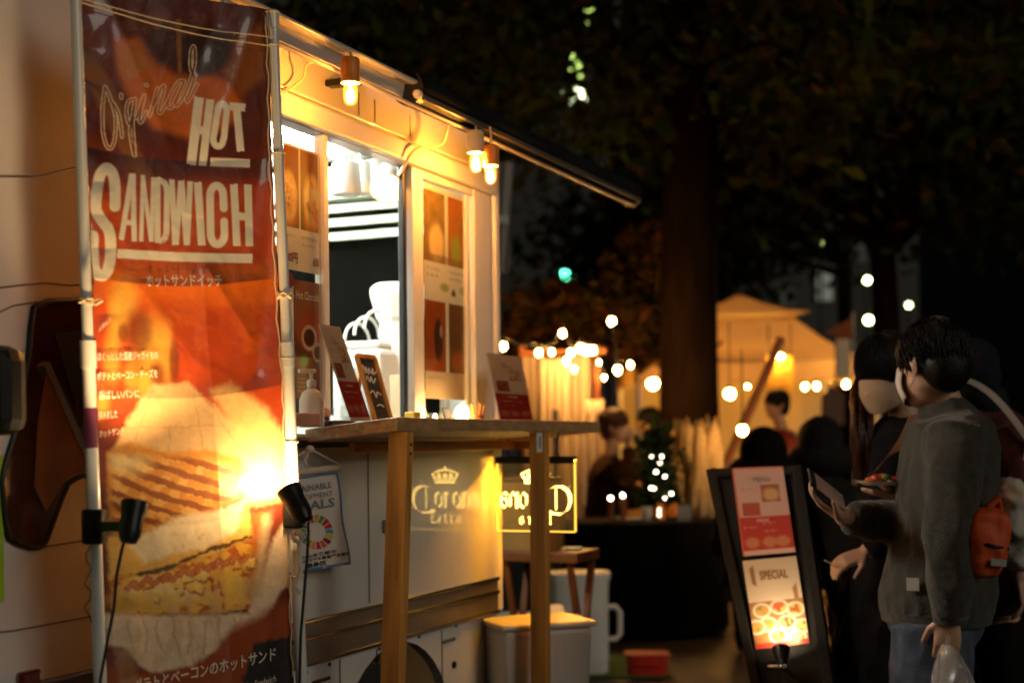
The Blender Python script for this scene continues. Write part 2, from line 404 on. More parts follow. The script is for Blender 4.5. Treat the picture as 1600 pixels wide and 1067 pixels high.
# skirt with the wheel arch, band and trims
tw, zwh, rw_ = on_truck(620, 1040)[0], .33, .38
pts = [(0, zb0 - .002), (0, .36)]
for i in range(19):
    a = math.pi * (1 - i/18) if False else math.pi * i / 18
    pts.append((tw - .40*math.cos(a), max(.36, zwh + .40*math.sin(a))))
pts += [(LT, .36), (LT, zb0 - .002)]
w = MB(); w.prism([(x, -.035, z) for x, z in pts], (0, .035, 0)); tp("skirt_panel", w, M['side'])
tp("wheel_well", MB().box((tw - .43, -.5, .4), (tw + .43, -.3, zb0 - .02)), M['black'])
tyre = tp("tyre", MB().lathe([(.16, -.1), (.30, -.1), (.33, -.07), (.33, .07), (.30, .1), (.16, .1)], (tw, -.16, .33), 32, Matrix.Rotation(R(90), 3, 'X')), M['rubber'], smooth=True)
tp("rim", MB().lathe([(.04, .06), (.15, .07), (.165, .095), (.04, .03)], (tw, -.16, .33), 24, Matrix.Rotation(R(-90), 3, 'X')), M['trim'], tyre, smooth=True)
tyre = tp("tyre", MB().lathe([(.16, -.1), (.30, -.1), (.33, -.07), (.33, .07), (.30, .1), (.16, .1)], (3.55, -.16, .33), 32, Matrix.Rotation(R(90), 3, 'X')), M['rubber'], smooth=True)
tp("band", MB().box((0, -.03, zb0), (LT, .008, zb1)), M['band'], bevel=.003)
for f in (.985, .60, .03):
    z = zb0 + (zb1 - zb0) * f; tp("band_trim", MB().box((0, .009, z - .006), (LT, .016, z + .006)), M['trim'], bevel=.003)
for px in (530, 588, 690): tp("panel_seam", MB().box((on_truck(px, 1000)[0] - .002, .0005, .37), (on_truck(px, 1000)[0] + .002, .0025, zb0 - .01)), M['black'])
lockt, lockz = on_truck(708, 1038)
tp("fuel_lock", MB().lathe([(.012, 0), (.012, .008), (.006, .010)], (lockt, 0, lockz), 14, Matrix.Rotation(R(-90), 3, 'X')), M['black'])
for px, py in ((478, 1050), (514, 1037), (592, 1013), (654, 994), (712, 977)):
    t, z = on_truck(px, py); tp("rivet", MB().ell((t, .002, z), (.006, .004, .006), nu=8, nv=6), M['black'])
for px, py in ((700, 1000), (500, 1062)):
    t, z = on_truck(px, py); tp("handle_slot", MB().box((t - .05, .001, z - .006), (t + .05, .006, z + .006)), M['trim'], bevel=.002)
# the seams of the long lower panel, a marker lamp
for px in (575,): 
    t = on_truck(px, 800)[0]; tp("panel_seam", MB().box((t - .0025, .0005, zb1 + .01), (t + .0025, .003, zs - .05)), M['band'])
t, z = on_truck(600, 822); tp("side_marker", MB().box((t - .015, .001, z - .02), (t + .015, .012, z + .02)), M['band'], bevel=.003)
t0, z0 = on_truck(504, 696); t1, z1 = on_truck(772, 680); zr_ = (z0 + z1) / 2
tp("counter_rail", MB().box((t1, .002, zr_ - .02), (tB, .03, zr_ + .006)), M['black'])
tp("rail_lip", MB().box((t1, .0305, zr_ + .001), (tB, .036, zr_ + .009)), M['trim'])
# corner post at the rear edge
tp("corner_post", MB().box((-.045, -.05, zb0), (-.002, .012, ZR - .12)), M['alu'], bevel=.012)
# header: a shutter box and a groove over the hatch
zl = (on_truck(434, 158)[1] + on_truck(712, 247)[1]) / 2
tp("shutter_box", MB().box((tA - .03, .001, zh), (tB, .03, zl)), M['side'], bevel=.008)
tp("drip_rail", MB().box((0, .002, zl + .012), (tB, .014, zl + .022)), M['alu'], bevel=.003)
for px in (560, 585, 640):
    t = on_truck(px, 150)[0]; tp("panel_seam", MB().box((t - .002, .0005, zl + .03), (t + .002, .002, ZR - .15)), M['band'])
# hatch frames and sliding windows
def tl(px, py=450): return on_truck(px, py)[0]
def frame_post(px0, px1, y0, y1, m=M['alu'], name="hatch_post"):
    return tp(name, MB().box((tl(px1), y0, zs), (tl(px0), y1, zh)), m, bevel=.004)
frame_post(506, 513.5, -.03, .004); frame_post(637, 642, -.034, -.012, M['black']); frame_post(644, 660, -.028, .006)
frame_post(731, 737, -.03, -.004); frame_post(739, 764, -.02, .008)
tp("hatch_sill", MB().box((tA, -.07, zs - .03), (tB, .018, zs)), M['alu'], bevel=.004)
tp("window_track", MB().box((tA, -.03, zh - .025), (tl(644), .004, zh)), M['alu'], bevel=.003)
for a, b_ in ((437, 506), (660, 731)):
    tp("sliding_window", MB().box((tl(b_), -.014, zs), (tl(a), -.009, zh - .02)), M['glass'])
# cab: tinted door glass with its rubber rim, pillar, seams and mirrors
def cab(px, py, out=.0): t, z = on_truck(px, py, out); return (t, out, z)
gl = [(58, 477), (150, 470), (240, 470), (240, 745), (138, 742), (104, 762), (70, 848), (42, 853), (12, 835), (4, 745), (22, 680), (44, 560)]

def _sm(L_):
    q = []
    for i in range(len(L_)):
        p0, p1, p2, p3 = [np.array(L_[(i + k) % len(L_)], float) for k in (-1, 0, 1, 2)]
        for j in range(4):
            s = j/4; q.append(tuple(.5*((2*p1) + .75*(p2-p0)*s + (1.5*p0-4.25*p1+3.5*p2-.75*p3)*s*s + (1.25*p1-.75*p0-1.25*p2+.75*p3)*s**3)))
    return q
gl = _sm(gl)
o = tp("cab_window", MB().prism([cab(x, y, .001) for x, y in gl], (0, .006, 0)), M['cabglass'])
rim = MB(); path = [Vector(cab(x, y, .006)) for x, y in gl]; rim.tube(path + [path[0]], .006, 8); tp("window_seal", rim, M['black'], o, smooth=True)
pl = MB(); pl.bar(cab(70, 568, .012), cab(134, 712, .012), .012, .018); tp("pillar_strip", pl, M['trim'], o)
tp("seat_back", MB().prism([cab(x, y, .0075) for x, y in ((84, 522), (132, 516), (135, 600), (118, 640))], (0, .003, 0)), M['black'], o)
tp("inner_trim", MB().prism([cab(x, y, .0075) for x, y in ((70, 585), (128, 700), (132, 735), (100, 752), (70, 800), (52, 760), (58, 660))], (0, .003, 0)), mat('cab_trim_brown', (.16, .065, .02), .3, var=.4, scale=9, coat=.6), o, bevel=.002)
for pth in ([(0, 276), (60, 276), (118, 262)], [(-20, 452), (30, 446), (70, 442), (110, 446), (150, 443)], [(-10, 492), (20, 478), (55, 472), (130, 470)], [(-30, 990), (20, 985), (145, 962), (300, 925)], [(40, 858), (145, 842)]):
    mb = MB(); mb.tube([Vector(cab(x, y, .0)) for x, y in pth], .0022, 6); tp("panel_seam", mb, M['band'], smooth=True)
mb = MB(); mb.box((0, 0, 0), (1, 1, 1)); a0 = cab(-8, 545, .19); 
t, _, z = cab(24, 610, .17)
mir = tp("door_mirror", MB().box((t - .025, .02, z - .085), (t + .06, .19, z + .085)), M['black'], bevel=.03)
tp("mirror_stay", MB().tube([(t, .05, z + .08), (t + .02, .06, z + .2), (t + .05, .01, z + .26)], .012, 8), M['black'], mir, smooth=True)
t2, _, z2 = cab(8, 500, .15)
mir = tp("door_mirror", MB().box((t2 + .01, .03, z2 - .05), (t2 + .07, .15, z2 + .06)), M['black'], bevel=.025)
t, _, z = cab(40, 1072, .0)
tp("side_reflector", MB().box((t - .03, .001, z - .03), (t + .03, .018, z + .035)), mat('dark_red_lens', (.12, .008, .006), .15, coat=1), bevel=.006)
t, _, z = cab(-2, 826); tp("green_sticker", MB().box((t - .01, .001, z - .15), (t + .2, .004, z + .15)), mat('lime_sticker', (.35, .62, .04), .5))

# ------------------------------------------------------------------ awning case along the roof edge
aw = thing("roll_awning", "long black roll-up awning case along the roof edge of the food truck", "awning", tuple(C0), TROT)
OA = .18
tw0, zA = on_truck(380, 18, OA); tw1, zB = on_truck(648, 120, OA); tE, zE = on_truck(992, 280, OA)
zf = (zA + zB) / 2
def ap(name, mb, m, parent=None, **k): return mb.build(name, m, parent or aw, local=True, **k)
def sect(pts, ta, tb): return MB().prism([(ta, y, z) for y, z in pts], (tb - ta, 0, 0))
ap("fascia", sect([(OA - .13, zf + .040), (OA + .01, zf + .012), (OA + .012, zf + .002), (OA - .005, zf + .0), (OA - .14, zf + .025)], tw1, tw0 + .05), M['paint'], bevel=.004)
ap("inner_fascia", sect([(OA - .03, zf - .002), (OA - .015, zf - .003), (OA - .025, zf - .045), (OA - .04, zf - .045)], tw1 + .03, tw0 + .05), M['paint'], bevel=.004)
rr = [(OA - .022 + .050*math.cos(a), zf - .008 + .050*math.sin(a)) for a in [2*math.pi*k/16 for k in range(16)]]
ap("fabric_roll", sect(rr, tE, tw1 - .02), M['awning'], smooth=True)
ap("front_rail", sect([(OA + .018, zf - .03), (OA + .028, zf - .03), (OA + .028, zf - .048), (OA + .018, zf - .048)], tE, tw1 - .01), M['band'], bevel=.003)
ap("lower_rail", MB().box((tE, OA - .012, zf - .066), (tw0 + .05, OA + .004, zf - .058)), mat('rail_pale', (.62, .5, .36), .4, metal=.3), bevel=.003)
ap("end_cap", MB().tube([(tw1 - .03, OA - .022, zf - .008), (tw1 + .004, OA - .022, zf - .008)], .052, 16), M['black'], smooth=True)
ap("end_cap", MB().tube([(tE - .02, OA - .022, zf - .008), (tE + .01, OA - .022, zf - .008)], .053, 16), M['black'], smooth=True)
ap("cap_knob", MB().ell((tw1 + .02, OA + .020, zf - .035), (.018, .014, .014)), M['whitep'], smooth=True)
for t in (.15, 1.15): ap("roof_bracket", MB().box((t - .02, .002, zf - .035), (t + .02, OA - .065, zf - .015)), M['black'], bevel=.004)

# ------------------------------------------------------------------ pendant bulbs under the awning
def pendant(px, py_top, py_bot, out, label, cord_from=None, sockcol=None):
    t, zt = on_truck(px, py_top, out); _, zb = on_truck(px, py_bot, out)
    sc = (zt - zb) / .155
    o = thing("pendant_bulb", label, "light bulb", tuple(TW(t, out, zb)), 0, "bulbs hanging under the awning")
    c = TW(t, out, zb); b_ = c
    MB().lathe([(.030*sc, .078*sc), (.031*sc, .08*sc), (.031*sc, .150*sc), (.027*sc, .155*sc)], c, 20).build("socket", sockcol or M['oranges'], o, smooth=True)
    MB().lathe([(.031*sc, .0725*sc), (.031*sc, .0775*sc)], c, 20).build("socket_rim", M['whitep'], o, smooth=True)
    MB().lathe([(.001, 0), (.012*sc, .002*sc), (.020*sc, .011*sc), (.0235*sc, .024*sc), (.0235*sc, .055*sc), (.018*sc, .068*sc), (.013*sc, .072*sc)], c, 16, cap=False).build("bulb_glass", M['bulbglass'], o, smooth=True)
    MB().ell(c + Vector((0, 0, .030*sc)), (.014*sc, .014*sc, .024*sc), nu=10, nv=8).build("filament", M['filament'], o, smooth=True)
    top = c + Vector((0, 0, .155*sc)); hang = Vector((top.x, top.y, max(top.z + .015, zf - .05)))
    MB().tube([top, (top + hang)/2 + Vector((.003, 0, 0)), hang], .0035, 6).build("cord", M['cord'], o, smooth=True)
    return o
pendant(547, 91, 165, OA + .035, "orange-socketed filament bulb hanging alone over the left serving window")
pendant(743, 205, 270, OA + .02, "pale-socketed filament bulb hanging close to the truck's rear corner post", sockcol=M['cord'])
pendant(766, 228, 288, OA + .06, "orange-socketed filament bulb hanging outermost at the truck's rear corner")
def wire(name, pts, label, m=None, r=.0035):
    mb = MB(); pts = [TW(*p) for p in pts]
    q = []
    for i in range(len(pts) - 1):
        p0, p1, p2, p3 = pts[max(i-1, 0)], pts[i], pts[i+1], pts[min(i+2, len(pts)-1)]
        for k in range(5):
            s = k / 5; q.append(.5*((2*p1) + (p2-p0)*s + (2*p0-5*p1+4*p2-p3)*s*s + (3*p1-p0-3*p2+p3)*s**3))
    q.append(pts[-1]); mb.tube(q, r, 6); return tag(mb.build(name, m or M['cord'], smooth=True), label, "cable")
def tk(px, py, out): t, z = on_truck(px, py, out); return (t, out, z)
wire("lamp_cable", [tk(434, 148, .03), tk(455, 138, .03), tk(474, 122, .04), tk(478, 104, .06), tk(495, 94, .09), tk(507, 90, .13)], "pale lamp cable drooping beside the flag banner pole")
wire("lamp_cable", [tk(708, 172, .15), tk(700, 198, .12), tk(690, 225, .08), tk(660, 231, .06), tk(645, 238, .05), tk(630, 262, .03), tk(622, 275, -.03)], "pale lamp cable running from the awning down into the hatch", r=.005)

# ------------------------------------------------------------------ posters behind the sliding windows
PR = print_mat('poster_print', .4, .5)
def tsurf(px0, py0, px1, py1, out):
    """rectangle on the truck's side spanning these photo columns, top/bottom heights from rows at the first column"""
    ta, za = on_truck(px0, py0, out); tb, _ = on_truck(px1, py0, out); _, zb = on_truck(px0, py1, out)
    return bil(TW(ta, out, za), TW(tb, out, za), TW(ta, out, zb), TW(tb, out, zb))
def food(C, U, V, cx, cy, rx, ry, seed, asp=1.0):
    n = fnoise(U*14*asp + seed, V*14, seed); n2 = fnoise(U*30*asp, V*30 + seed, seed + 3)
    C = over(C, blob(U, V, cx, cy + ry*.75, rx*1.05, ry*.45, .3), (.5, .12, .02))
    C = over(C, blob(U, V, cx, cy, rx, ry, .2), (.78, .50, .20)); C = over(C, blob(U, V, cx, cy, rx, ry, .2)*sstep(.45, .62, n), (.62, .22, .04))
    C = over(C, blob(U, V, cx, cy - ry*.25, rx*.8, ry*.35, .5)*sstep(.4, .55, n2), (.82, .66, .36)); C = over(C, blob(U, V, cx, cy + ry*.2, rx*.8, ry*.22, .4)*sstep(.5, .6, n2), (.22, .05, .02))
    return C
def paint_menu(U, V, W):
    C = np.zeros(U.shape + (3,)); C[:] = (.82, .76, .68)
    ph = (V < .66) & (V > .02)
    g = np.stack([.26 - .16*V, .055 + .03*U, .014 + 0*U], -1); C = np.where(ph[..., None], g, C)
    C2 = food(C, U, V, .18, .42, .18, .2, 5); C2 = food(C2, U, V, .72, .42, .20, .22, 9); C = np.where(ph[..., None], C2, C)
    C = over(C, ((np.abs(U - .43) < .02) & ph).astype(float), (.78, .72, .6)); C = over(C, (V < .02).astype(float), (.8, .76, .68)); return C
def paint_choco(U, V, W):
    C = np.zeros(U.shape + (3,)); C[:] = (.20, .055, .028)
    C = over(C, blob(U, V, .5, .26, .6, .30, .2), (.34, .13, .06)); C = over(C, blob(U, V, .55, .42, .42, .17, .3), (.50, .08, .03))
    for cx, cy, r in ((.50, .48, .26), (.80, .60, .2)):
        C = over(C, blob(U, V, cx, cy, r, r*.42, .08), (.72, .52, .34)); C = over(C, blob(U, V, cx, cy, r*.72, r*.30, .08), (.12, .03, .015))
    C = over(C, blob(U, V, .32, .68, .12, .05, .3), (.05, .38, .16)); C = over(C, blob(U, V, .92, .70, .1, .05, .3), (.05, .38, .16)); return over(C, (V > .80).astype(float)*.7, (.16, .02, .025))
def paint_four(U, V, W):
    C = np.zeros(U.shape + (3,)); C[:] = (.84, .83, .78); n = fnoise(U*16, V*30, 4)
    a = (V < .36) & (V > .03); C = np.where((a & (U < .47))[..., None], np.stack([.16 + .3*n, .11 + .18*n, .04 + .05*n], -1), C); C = np.where((a & (U > .53))[..., None], np.stack([.50 - .2*V*2 + .2*n, .15 + .1*n, .03 + 0*n], -1), C)
    C = np.where(a[..., None], over(C, blob(U, V, .28, .27, .16, .09, .3), (.82, .62, .30)), C); C = np.where(a[..., None], over(C, blob(U, V, .72, .28, .12, .07, .4), (.42, .46, .08)), C)
    C = np.where(a[..., None], over(C, blob(U, V, .92, .15, .06, .08, .3), (.06, .06, .04)), C); C = over(C, (a & (V > .32)).astype(float)*.6, (.25, .16, .06))
    C = over(C, blob(U, V, .45, .47, .1, .02, .4), (.42, .48, .2)); C = over(C, blob(U, V, .88, .47, .09, .02, .4), (.42, .5, .25)); C = over(C, blob(U, V, .65, .50, .05, .03, .2), (.12, .08, .06))
    b2 = (V > .54) & (V < .87); C = np.where((b2 & (U < .46))[..., None], np.stack([.40 - .1*n, .11 - .06*n, .02 + 0*n], -1), C); C = np.where((b2 & (U > .54))[..., None], np.stack([.16 + .1*n, .075 + .04*n, .03 + 0*n], -1), C)
    C = over(C, blob(U, V, .30, .72, .10, .10, .2, .2)*b2, (.07, .03, .02)); C = over(C, blob(U, V, .36, .68, .03, .03, .3)*b2, (.45, .4, .32)); C = over(C, blob(U, V, .75, .82, .16, .05, .4)*b2, (.45, .13, .03))
    C = over(C, (V > .87).astype(float), (.72, .52, .38)); C = over(C, ((V > .505) & (V < .54)).astype(float), (.80, .80, .74)); return C
tside = truck
s1 = tsurf(438, 219, 505, 418, -.016); po = tag(make_print("menu_poster", s1, 60, 120, paint_menu, PR, None), "sandwich menu poster with two orange photos and prices inside the serving window", "poster")
f1 = off(s1, EY, .0012)
lettering("チキンサンド", f1, (.01, .745), (.30, .745), .03, M['darkink'], po, up=(0, -1)); lettering("タマゴサラダベーコンの", f1, (.46, .745), (.98, .745), .035, M['darkink'], po, up=(0, -1)); lettering("ホットサンド", f1, (.46, .80), (.78, .80), .03, M['darkink'], po, up=(0, -1))
lettering("500円", f1, (.02, .945), (.36, .945), .085, M['maroon'], po, bold=.02, up=(0, -1)); lettering("600円", f1, (.72, .945), (1.0, .945), .085, M['maroon'], po, bold=.02, up=(0, -1))
s2 = tsurf(459, 436, 505, 622, -.016); po = tag(make_print("drink_poster", s2, 40, 100, paint_choco, PR, None), "dark brown hot chocolate poster in the lower corner of the serving window", "poster")
f2 = off(s2, EY, .0012); lettering("Hot Chocolate", f2, (.06, .16), (.96, .16), .07, M['paper'], po, bold=.01, up=(0, -1))
for k in range(4): lettering("ココア 500円", f2, (.06, .84 + .035*k), (.62, .84 + .035*k), .016, M['paper'], po, up=(0, -1))
mb = MB(); s2b = tsurf(438, 428, 458, 628, -.018)
q = [Vector(s2b(u, v)) for u, v in ((0, 0), (1, 0), (1, 1), (0, 1))]; side = tag(mb.add(q, [(0, 1, 2, 3)]).build("notice_strip", M['paperw']), "narrow white paper strip with maroon dots beside the hot chocolate poster", "notice")
for py in (438, 565):
    t, z = on_truck(452, py, -.0165); MB().tube([TW(t, -.0168, z), TW(t, -.0155, z)], .022, 18).build("dot", M['maroon'], side)
s3 = tsurf(661, 284, 730, 622, -.016); po = tag(make_print("photo_poster", s3, 70, 160, paint_four, PR, None), "poster of four food photos behind the glass beside the rear corner post", "poster")
f3 = off(s3, EY, .0012)
for k, (a, b_) in enumerate((((.04, .40), (.34, .40)), ((.56, .40), (.90, .40)), ((.56, .43), (.84, .43)), ((.04, .43), (.30, .43)), ((.06, .91), (.42, .91)))): lettering(("アップル", "キャラメル", "シナモン", "ミルク", "ホットワイン")[k], f3, a, b_, .016, M['darkink'], po, up=(0, -1))

# ------------------------------------------------------------------ inside the hatch
def kt(px, py, out): t, z = on_truck(px, py, out); return TW(t, out, z)
WT_Z = 1.285
o = thing("drinks_dispenser", "tall white drinks dispenser with a lid standing inside the hatch", "dispenser", tuple(kt(626, 655, -.28)))
c = kt(628, 655, -.28); c.z = WT_Z; r = .085
MB().lathe([(r, 0), (r, .25), (r*.92, .27), (r*.92, .50), (r*1.05, .52), (r*1.30, .60), (r*1.30, .625), (r*1.1, .64)], c, 10).build("body", M['whitep'], o, bevel=.004)
MB().lathe([(r*.95, .28), (r*.95, .31)], c, 10).build("band", M['innerdark'], o)
MB().box((-.02, -.02, 0), (.02, .02, .05), Matrix.Translation(c + EX*.11 + Vector((0, 0, .12)))).build("tap", M['black'], o, bevel=.006)
o = thing("coffee_machine", "white coffee machine with looping cables inside the serving hatch", "machine", tuple(kt(578, 655, -.34)))
c = kt(583, 655, -.36); c.z = WT_Z; RM = Matrix.Translation(c) @ Matrix.Rotation(TROT, 4, 'Z')
MB().box((-.14, -.10, 0), (.12, .10, .40), RM).build("body", M['whitep'], o, bevel=.02)
MB().box((-.12, -.08, .402), (.10, .08, .43), RM).build("cup_tray", M['alu'], o, bevel=.012)
MB().box((.121, -.06, .16), (.132, .06, .34), RM).build("front_panel", M['innerdark'], o, bevel=.004)
for k in range(3):
    mb = MB(); mb.tube([RM @ Vector((.02 + .09*math.cos(a), -.05 + .04*k, .43 + .07 * math.sin(a) + .02*k)) for a in [math.pi*i/10 for i in range(11)]], .006, 6); mb.build("cable", M['whitep'], o, smooth=True)
c = kt(632, 600, -.14); c.z = WT_Z
tag(MB().box((-.04, -.035, 0), (.04, .035, .30), Matrix.Translation(c) @ Matrix.Rotation(TROT, 4, 'Z')).build("cardboard_box", mat('kraft_card', (.45, .34, .2), .8), bevel=.003), "plain brown card box next to the hatch's middle post", "box")
c = kt(548, 600, -.30); c.z = WT_Z
o = thing("frying_pan", "dark frying pan lying on the worktop inside the hatch", "pan", tuple(c)); MB().lathe([(.001, .004), (.085, .004), (.10, .04), (.104, .04), (.088, 0), (.001, 0)], c, 24).build("bowl", M['black'], o, smooth=True); MB().bar(c + EX*.09 + Vector((0, 0, .03)), c + EX*.22 + Vector((0, 0, .05)), .02, .012).build("handle", M['black'], o, bevel=.003)
c = kt(606, 262, -.10)
o = thing("clip_spotlight", "white clip-on spotlight hanging from the top of the hatch", "lamp", tuple(c))
MB().tube([c + Vector((0, 0, .07)), c + Vector((0, 0, .02)), c], [.012, .012, .022], 10).build("clip", M['whitep'], o, smooth=True)
ax = (EX*.5 + Vector((0, 0, -.7)) + EY*.25).normalized(); q = ax.to_track_quat('Z', 'Y').to_matrix()
MB().lathe([(.025, -.01), (.04, .02), (.06, .09), (.056, .09), (.03, .02)], c - Vector((0, 0, .01)), 18, q).build("shade", M['whitep'], o, smooth=True)
MB().ell(c + ax*.05, (.022, .022, .022)).build("bulb", M['bulb'], o)
for k, (px, out) in enumerate(((540, -.2), (562, -.25), (582, -.22))):
    c = kt(px, 252, out); o = MB().lathe([(.03, 0), (.045, -.01), (.05, -.10), (.044, -.11), (.01, -.11)], c, 16).build("hanging_cup", M['whitep'], smooth=True)
    MB().tube([c, c + Vector((0, 0, 2.42 - c.z))], .003, 6).build("hook", M['trim'], o)
    tag(o, ("white cup hanging inside the hatch, closest to the posters", "white cup hanging inside the hatch, between two other cups", "white cup hanging inside the hatch, next to the clip spotlight")[k], "cup", "cups hanging in the hatch")

# ================================================================== the flag banner on its two poles
ZL, ZRR = 2.85, 3.15
def lpole(py): return P(118 + (py - 0) * 39 / 1067, py, ZL)
def rpole(py): return P(425.5 + (py - 20) * 46 / 1047, py, ZRR)
bTL, bBL = np.array(lpole(-30) + Vector((.012, 0, 0))), np.array(lpole(1290) + Vector((.012, 0, 0)))
bTR, bBR = np.array(rpole(16) - Vector((.012, 0, 0))), np.array(rpole(1200) - Vector((.012, 0, 0)))
bN = Vector(np.cross(bBL - bTL, bTR - bTL)).normalized()
if bN.y > 0: bN = -bN
_w = Vector(bBR); bBR = np.array(_w - bN*(_w - Vector(bTL)).dot(bN))
bFlat = bil(bTL, bTR, bBL, bBR); bO = Vector(bTL)
def b_uv(W):   # plane coordinates in metres (across, down)
    d = W - bTL; ax = (bTR - bTL); ax = ax/np.linalg.norm(ax); dn = np.cross(ax, np.array(bN)); dn = dn/np.linalg.norm(dn)
    dn = dn if dn[2] < 0 else -dn
    return d @ ax, d @ dn
def b_disp(W):
    a, c = b_uv(W); z = np.zeros(a.shape)
    edge = sstep(0, .05, a) * sstep(0, .05, .46 - a)
    z += .0035 * np.sin(c*7 + 1.3) * edge
    z += .009 * (fnoise(a*4.2 + 3, c*3.4, 21, 3) - .45)
    z += .0020 * (.5 - np.abs(fnoise(a*11 + c*3, c*9 - a*4, 33, 3) - .46)*2) * (1 - sstep(.0, 1.5, c)*.4)
    for y0, k in ((.335, -.006), (.60, .007), (.835, .006), (1.10, -.004)):
        z += k * np.exp(-np.abs(c - y0 - .012*np.sin(a*9))/.035)
    for (ax0, cy0), (ax1, cy1), k in (((.05, .02), (.16, .30), .005), ((.40, .03), (.30, .26), .006), ((.44, .20), (.36, .48), -.006), ((.24, .58), (.33, .72), .006), ((.40, .56), (.34, .80), -.006), ((.08, .62), (.20, .78), .004), ((.30, .05), (.24, .16), -.005)):
        z += .6*k * np.exp(-(dseg(a, c, [(ax0, cy0), (ax1, cy1)])/.022)**1.5)
    for x0, k in ((.225, .004),): z += k * np.exp(-np.abs(a - x0)/.03) * sstep(.55, .65, c)
    z += .010 * np.exp(-((a - .46)/.03)**2) * np.abs(np.sin(c*52)) * .35 + .006*np.exp(-(a/.03)**2)*np.abs(np.sin(c*47))*.4
    return z
def bSurf(U, V):
    W = bFlat(U, V); return W + np.array(bN) * b_disp(W)[..., None]
def bPx(px, py):
    w = np.array(on_plane(px, py, bO, bN)); return Vector(w + np.array(bN) * (float(b_disp(w[None, :])[0]) + .0050))

def Z1(pts): return [(110 + x*.20625, 60 + y*.20625) for x, y in pts]
def Z2(pts): return [(110 + x*.20625, 240 + y*.20625) for x, y in pts]
def arc(cx, cy, rx, ry, a0, a1, n=10): return [(cx + rx*math.cos(R(a0 + (a1-a0)*i/n)), cy + ry*math.sin(R(a0 + (a1-a0)*i/n))) for i in range(n+1)]
def smooth_pts(pts, k=6):
    q = []
    for i in range(len(pts)-1):
        p0, p1, p2, p3 = [np.array(pts[j]) for j in (max(i-1, 0), i, i+1, min(i+2, len(pts)-1))]
        for j in range(k):
            s = j/k; q.append(tuple(.5*((2*p1) + (p2-p0)*s + (2*p0-5*p1+4*p2-p3)*s*s + (3*p1-p0-3*p2+p3)*s**3)))
    return q + [pts[-1]]
def paint_banner(U, V, W):
    X, Y = proj(W)
    C = np.zeros(X.shape + (3,)); n1 = fnoise(X/38, Y/38, 2); n2 = fnoise(X/13, Y/13, 8); n3 = fnoise(X/90, Y/90, 5)
    C[:] = (.15, .022, .008)
    C = over(C, sstep(.40, .62, n3)*.6, (.24, .035, .01))
    # upper loaf
    C = over(C, poly(X, Y, [(120, 70), (150, 88), (185, 150), (215, 230), (245, 290), (225, 300), (190, 240), (150, 160), (128, 110)], 6), (.30, .10, .02))
    C = over(C, poly(X, Y, [(178, 62), (215, 60), (250, 95), (270, 118), (330, 118), (362, 130), (378, 160), (368, 190), (340, 205), (300, 218), (240, 200), (205, 160), (186, 120)], 9), (.78, .17, .008))
    C = over(C, poly(X, Y, [(182, 78), (210, 70), (240, 100), (200, 128), (185, 110)], 9)*.6, (.66, .30, .09))
    C = over(C, poly(X, Y, [(345, 112), (372, 60), (410, 40), (414, 120), (378, 150)], 10)*.9, (.44, .13, .015))
    C = over(C, blob(X, Y, 312, 78, 52, 40, .25), (.05, .014, .007)); C = over(C, blob(X, Y, 255, 70, 26, 34, .4), (.09, .02, .008))
    C = over(C, poly(X, Y, [(275, 30), (283, 30), (284, 115), (278, 115)], 2)*.7, (.5, .2, .03))
    C = over(C, poly(X, Y, [(190, 20), (330, 20), (300, 60), (200, 50)], 12)*sstep(.4, .6, n2)*.6, (.30, .10, .05))
    # red middle
    C = over(C, sstep(268, 300, Y)*(1-sstep(600, 700, Y)), (.46, .055, .005))
    C = over(C, sstep(255, 330, Y)*(1-sstep(560, 700, Y))*sstep(.42, .62, n1)*.7, (.58, .10, .008))
    C = over(C, poly(X, Y, [(155, 410), (440, 415), (440, 470), (380, 480), (150, 465)], 14)*.75, (.68, .14, .008))
    for cx, cy, rx, ry, k in ((193, 468, 20, 28, .8), (185, 500, 14, 30, .7), (240, 540, 24, 40, .75), (228, 600, 14, 22, .8), (175, 560, 12, 40, .6), (205, 590, 10, 26, .55), (260, 560, 10, 46, .5), (155, 625, 14, 24, .6)):
        C = over(C, blob(X, Y, cx, cy, rx, ry, .7)*k, (.80, .44, .06))
    for cx, cy, rx, ry in ((218, 520, 20, 34), (192, 520, 8, 16), (272, 565, 8, 34), (246, 585, 12, 20), (205, 640, 14, 22)):
        C = over(C, blob(X, Y, cx, cy, rx, ry, .5)*.75, (.16, .035, .008))
    # wrapper and toast
    X0, Y0 = X, Y; wx, wy = fnoise(X/16 + 3, Y/16, 61), fnoise(X/16, Y/16 + 9, 62); wx = .6*wx + .4*fnoise(X/6, Y/6, 63); wy = .6*wy + .4*fnoise(X/6, Y/6 + 4, 64); X = X + 13*(wx - .47); Y = Y + 13*(wy - .47)
    C = over(C, poly(X, Y, [(238, 600), (292, 598), (330, 630), (375, 668), (420, 690), (430, 730), (168, 735), (176, 700), (200, 655)], 5), (.72, .44, .19))
    C = over(C, poly(X, Y, [(166, 706), (200, 690), (250, 705), (330, 703), (378, 716), (384, 770), (360, 785), (330, 800), (270, 822), (200, 842), (170, 830)], 5), (.70, .28, .035))
    g = (X - 165)*(.42 - .0006*(X - 165)) - (Y - 700)*.92; st = sstep(-.1, .35, np.sin(g/3.3))
    toast = poly(X, Y, [(172, 712), (250, 712), (372, 722), (378, 775), (330, 797), (270, 816), (200, 836), (176, 815)], 8)
    C = over(C, toast*st*.9, (.27, .06, .008)); C = over(C, toast*(1-st)*sstep(.46, .6, n2)*.6, (.80, .48, .13))
    C = over(C, toast*blob(X, Y, 190, 715, 40, 24, .7)*.8, (.86, .66, .30))
